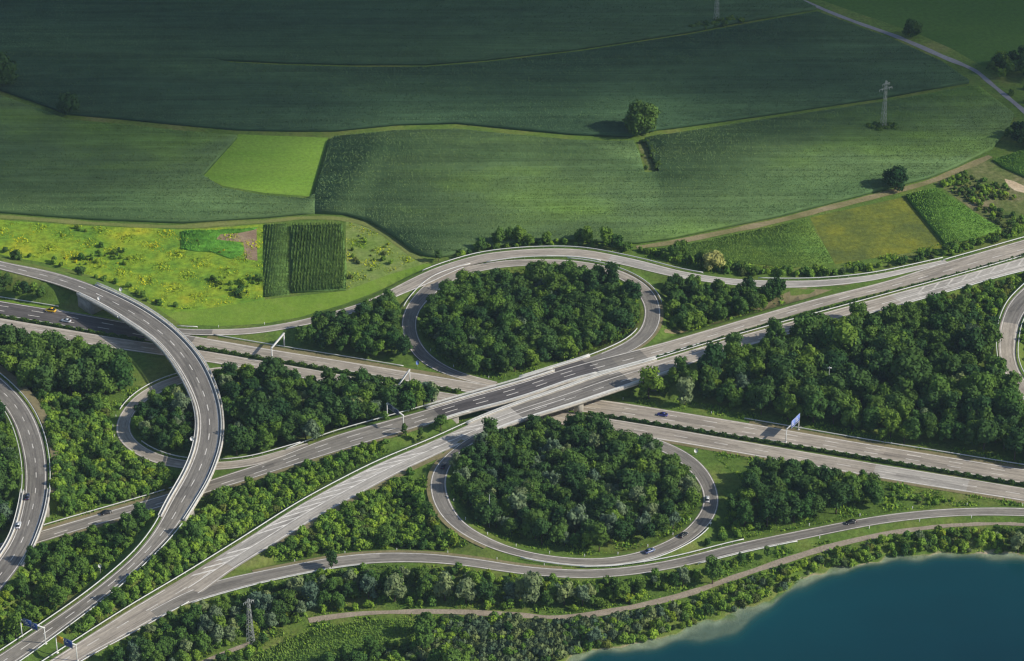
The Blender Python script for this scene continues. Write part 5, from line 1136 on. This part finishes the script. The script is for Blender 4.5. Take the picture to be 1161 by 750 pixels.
car(751, 471.5, .03, 735, 469, lin(.03, .04, .26), 'blue', 'blue car on the lower motorway right of the bridge')
car(801.8, 567.5, .8, 802, 556, lin(.70, .73, .76), 'white2', 'white car on the right side of the lower loop')
car(774.5, 607.8, 1.5, 783, 602, lin(.012, .014, .018), 'black2', 'black car leading at the lower right of the lower loop')
car(736.5, 626, 2.05, 745, 622.5, lin(.10, .14, .30), 'steelblue', 'steel blue car following the black one on the lower loop')
car(964.5, 593.5, 1, 950, 596.5, lin(.014, .014, .02), 'black3', 'black car on the lakeside slip road above the lake')
# ------------------------------------------------------------------ cloud that shades the far fields (outside the picture, above)
def cloud(cx, cy, rx, ry, rz_, alt, dens, label, seed):
    t_ = alt/SUN.z; ox, oy = cx+SUN.x*t_, cy+SUN.y*t_
    bm = bmesh.new(); bmesh.ops.create_icosphere(bm, subdivisions=5, radius=1)
    from mathutils import noise as mn
    for v in bm.verts:
        d = mn.noise(v.co*1.8+Vector((seed, 0, 0)))*.22+mn.noise(v.co*4+Vector((seed, 3, 0)))*.08
        v.co *= 1+d; v.co = Vector((v.co.x*rx, v.co.y*ry, v.co.z*rz_))
    me = bpy.data.meshes.new('cloud'); bm.to_mesh(me); bm.free()
    m = bpy.data.materials.new('cloud'); m.use_nodes = True; t = m.node_tree
    for n in list(t.nodes): t.nodes.remove(n)
    o_ = t.nodes.new('ShaderNodeOutputMaterial'); pv = t.nodes.new('ShaderNodeVolumePrincipled'); pv.inputs['Density'].default_value = dens
    pv.inputs['Color'].default_value = (1, 1, 1, 1); t.links.new(pv.outputs[0], o_.inputs['Volume']); me.materials.append(m)
    o = link('cloud', me); o.location = (ox, oy, alt); tag(o, label, 'cloud', None, 'structure'); return o
yc = P2(580, 100)[1]
cloud(P2(-10,148)[0], P2(-10,148)[1], 180, 88, 42, 1010, .012, 'small lump of cloud above the left maize field', 9.0)
cloud(P2(1070,118)[0], P2(1070,118)[1], 140, 65, 40, 1010, .010, 'small lump of cloud above the right maize field', 5.0)
cloud(-60, yc+425, 1100, 420, 75, 1100, .012, 'broad cloud above the far fields', 3.0)
# ------------------------------------------------------------------ haze
m = bpy.data.materials.new('haze'); m.use_nodes = True; t = m.node_tree
for n in list(t.nodes): t.nodes.remove(n)
o_ = t.nodes.new('ShaderNodeOutputMaterial'); pv = t.nodes.new('ShaderNodeVolumePrincipled')
pv.inputs['Color'].default_value = (.55, .75, 1, 1); pv.inputs['Density'].default_value = 0.00003; pv.inputs['Anisotropy'].default_value = 0.0
t.links.new(pv.outputs[0], o_.inputs['Volume'])
hb = MB(); hb.box(-2500, 2500, -2500, 2500, -60, 720); o = hb.build('haze', m); o['kind'] = 'stuff'; o['label'] = 'thin blue summer haze'; o['category'] = 'haze'
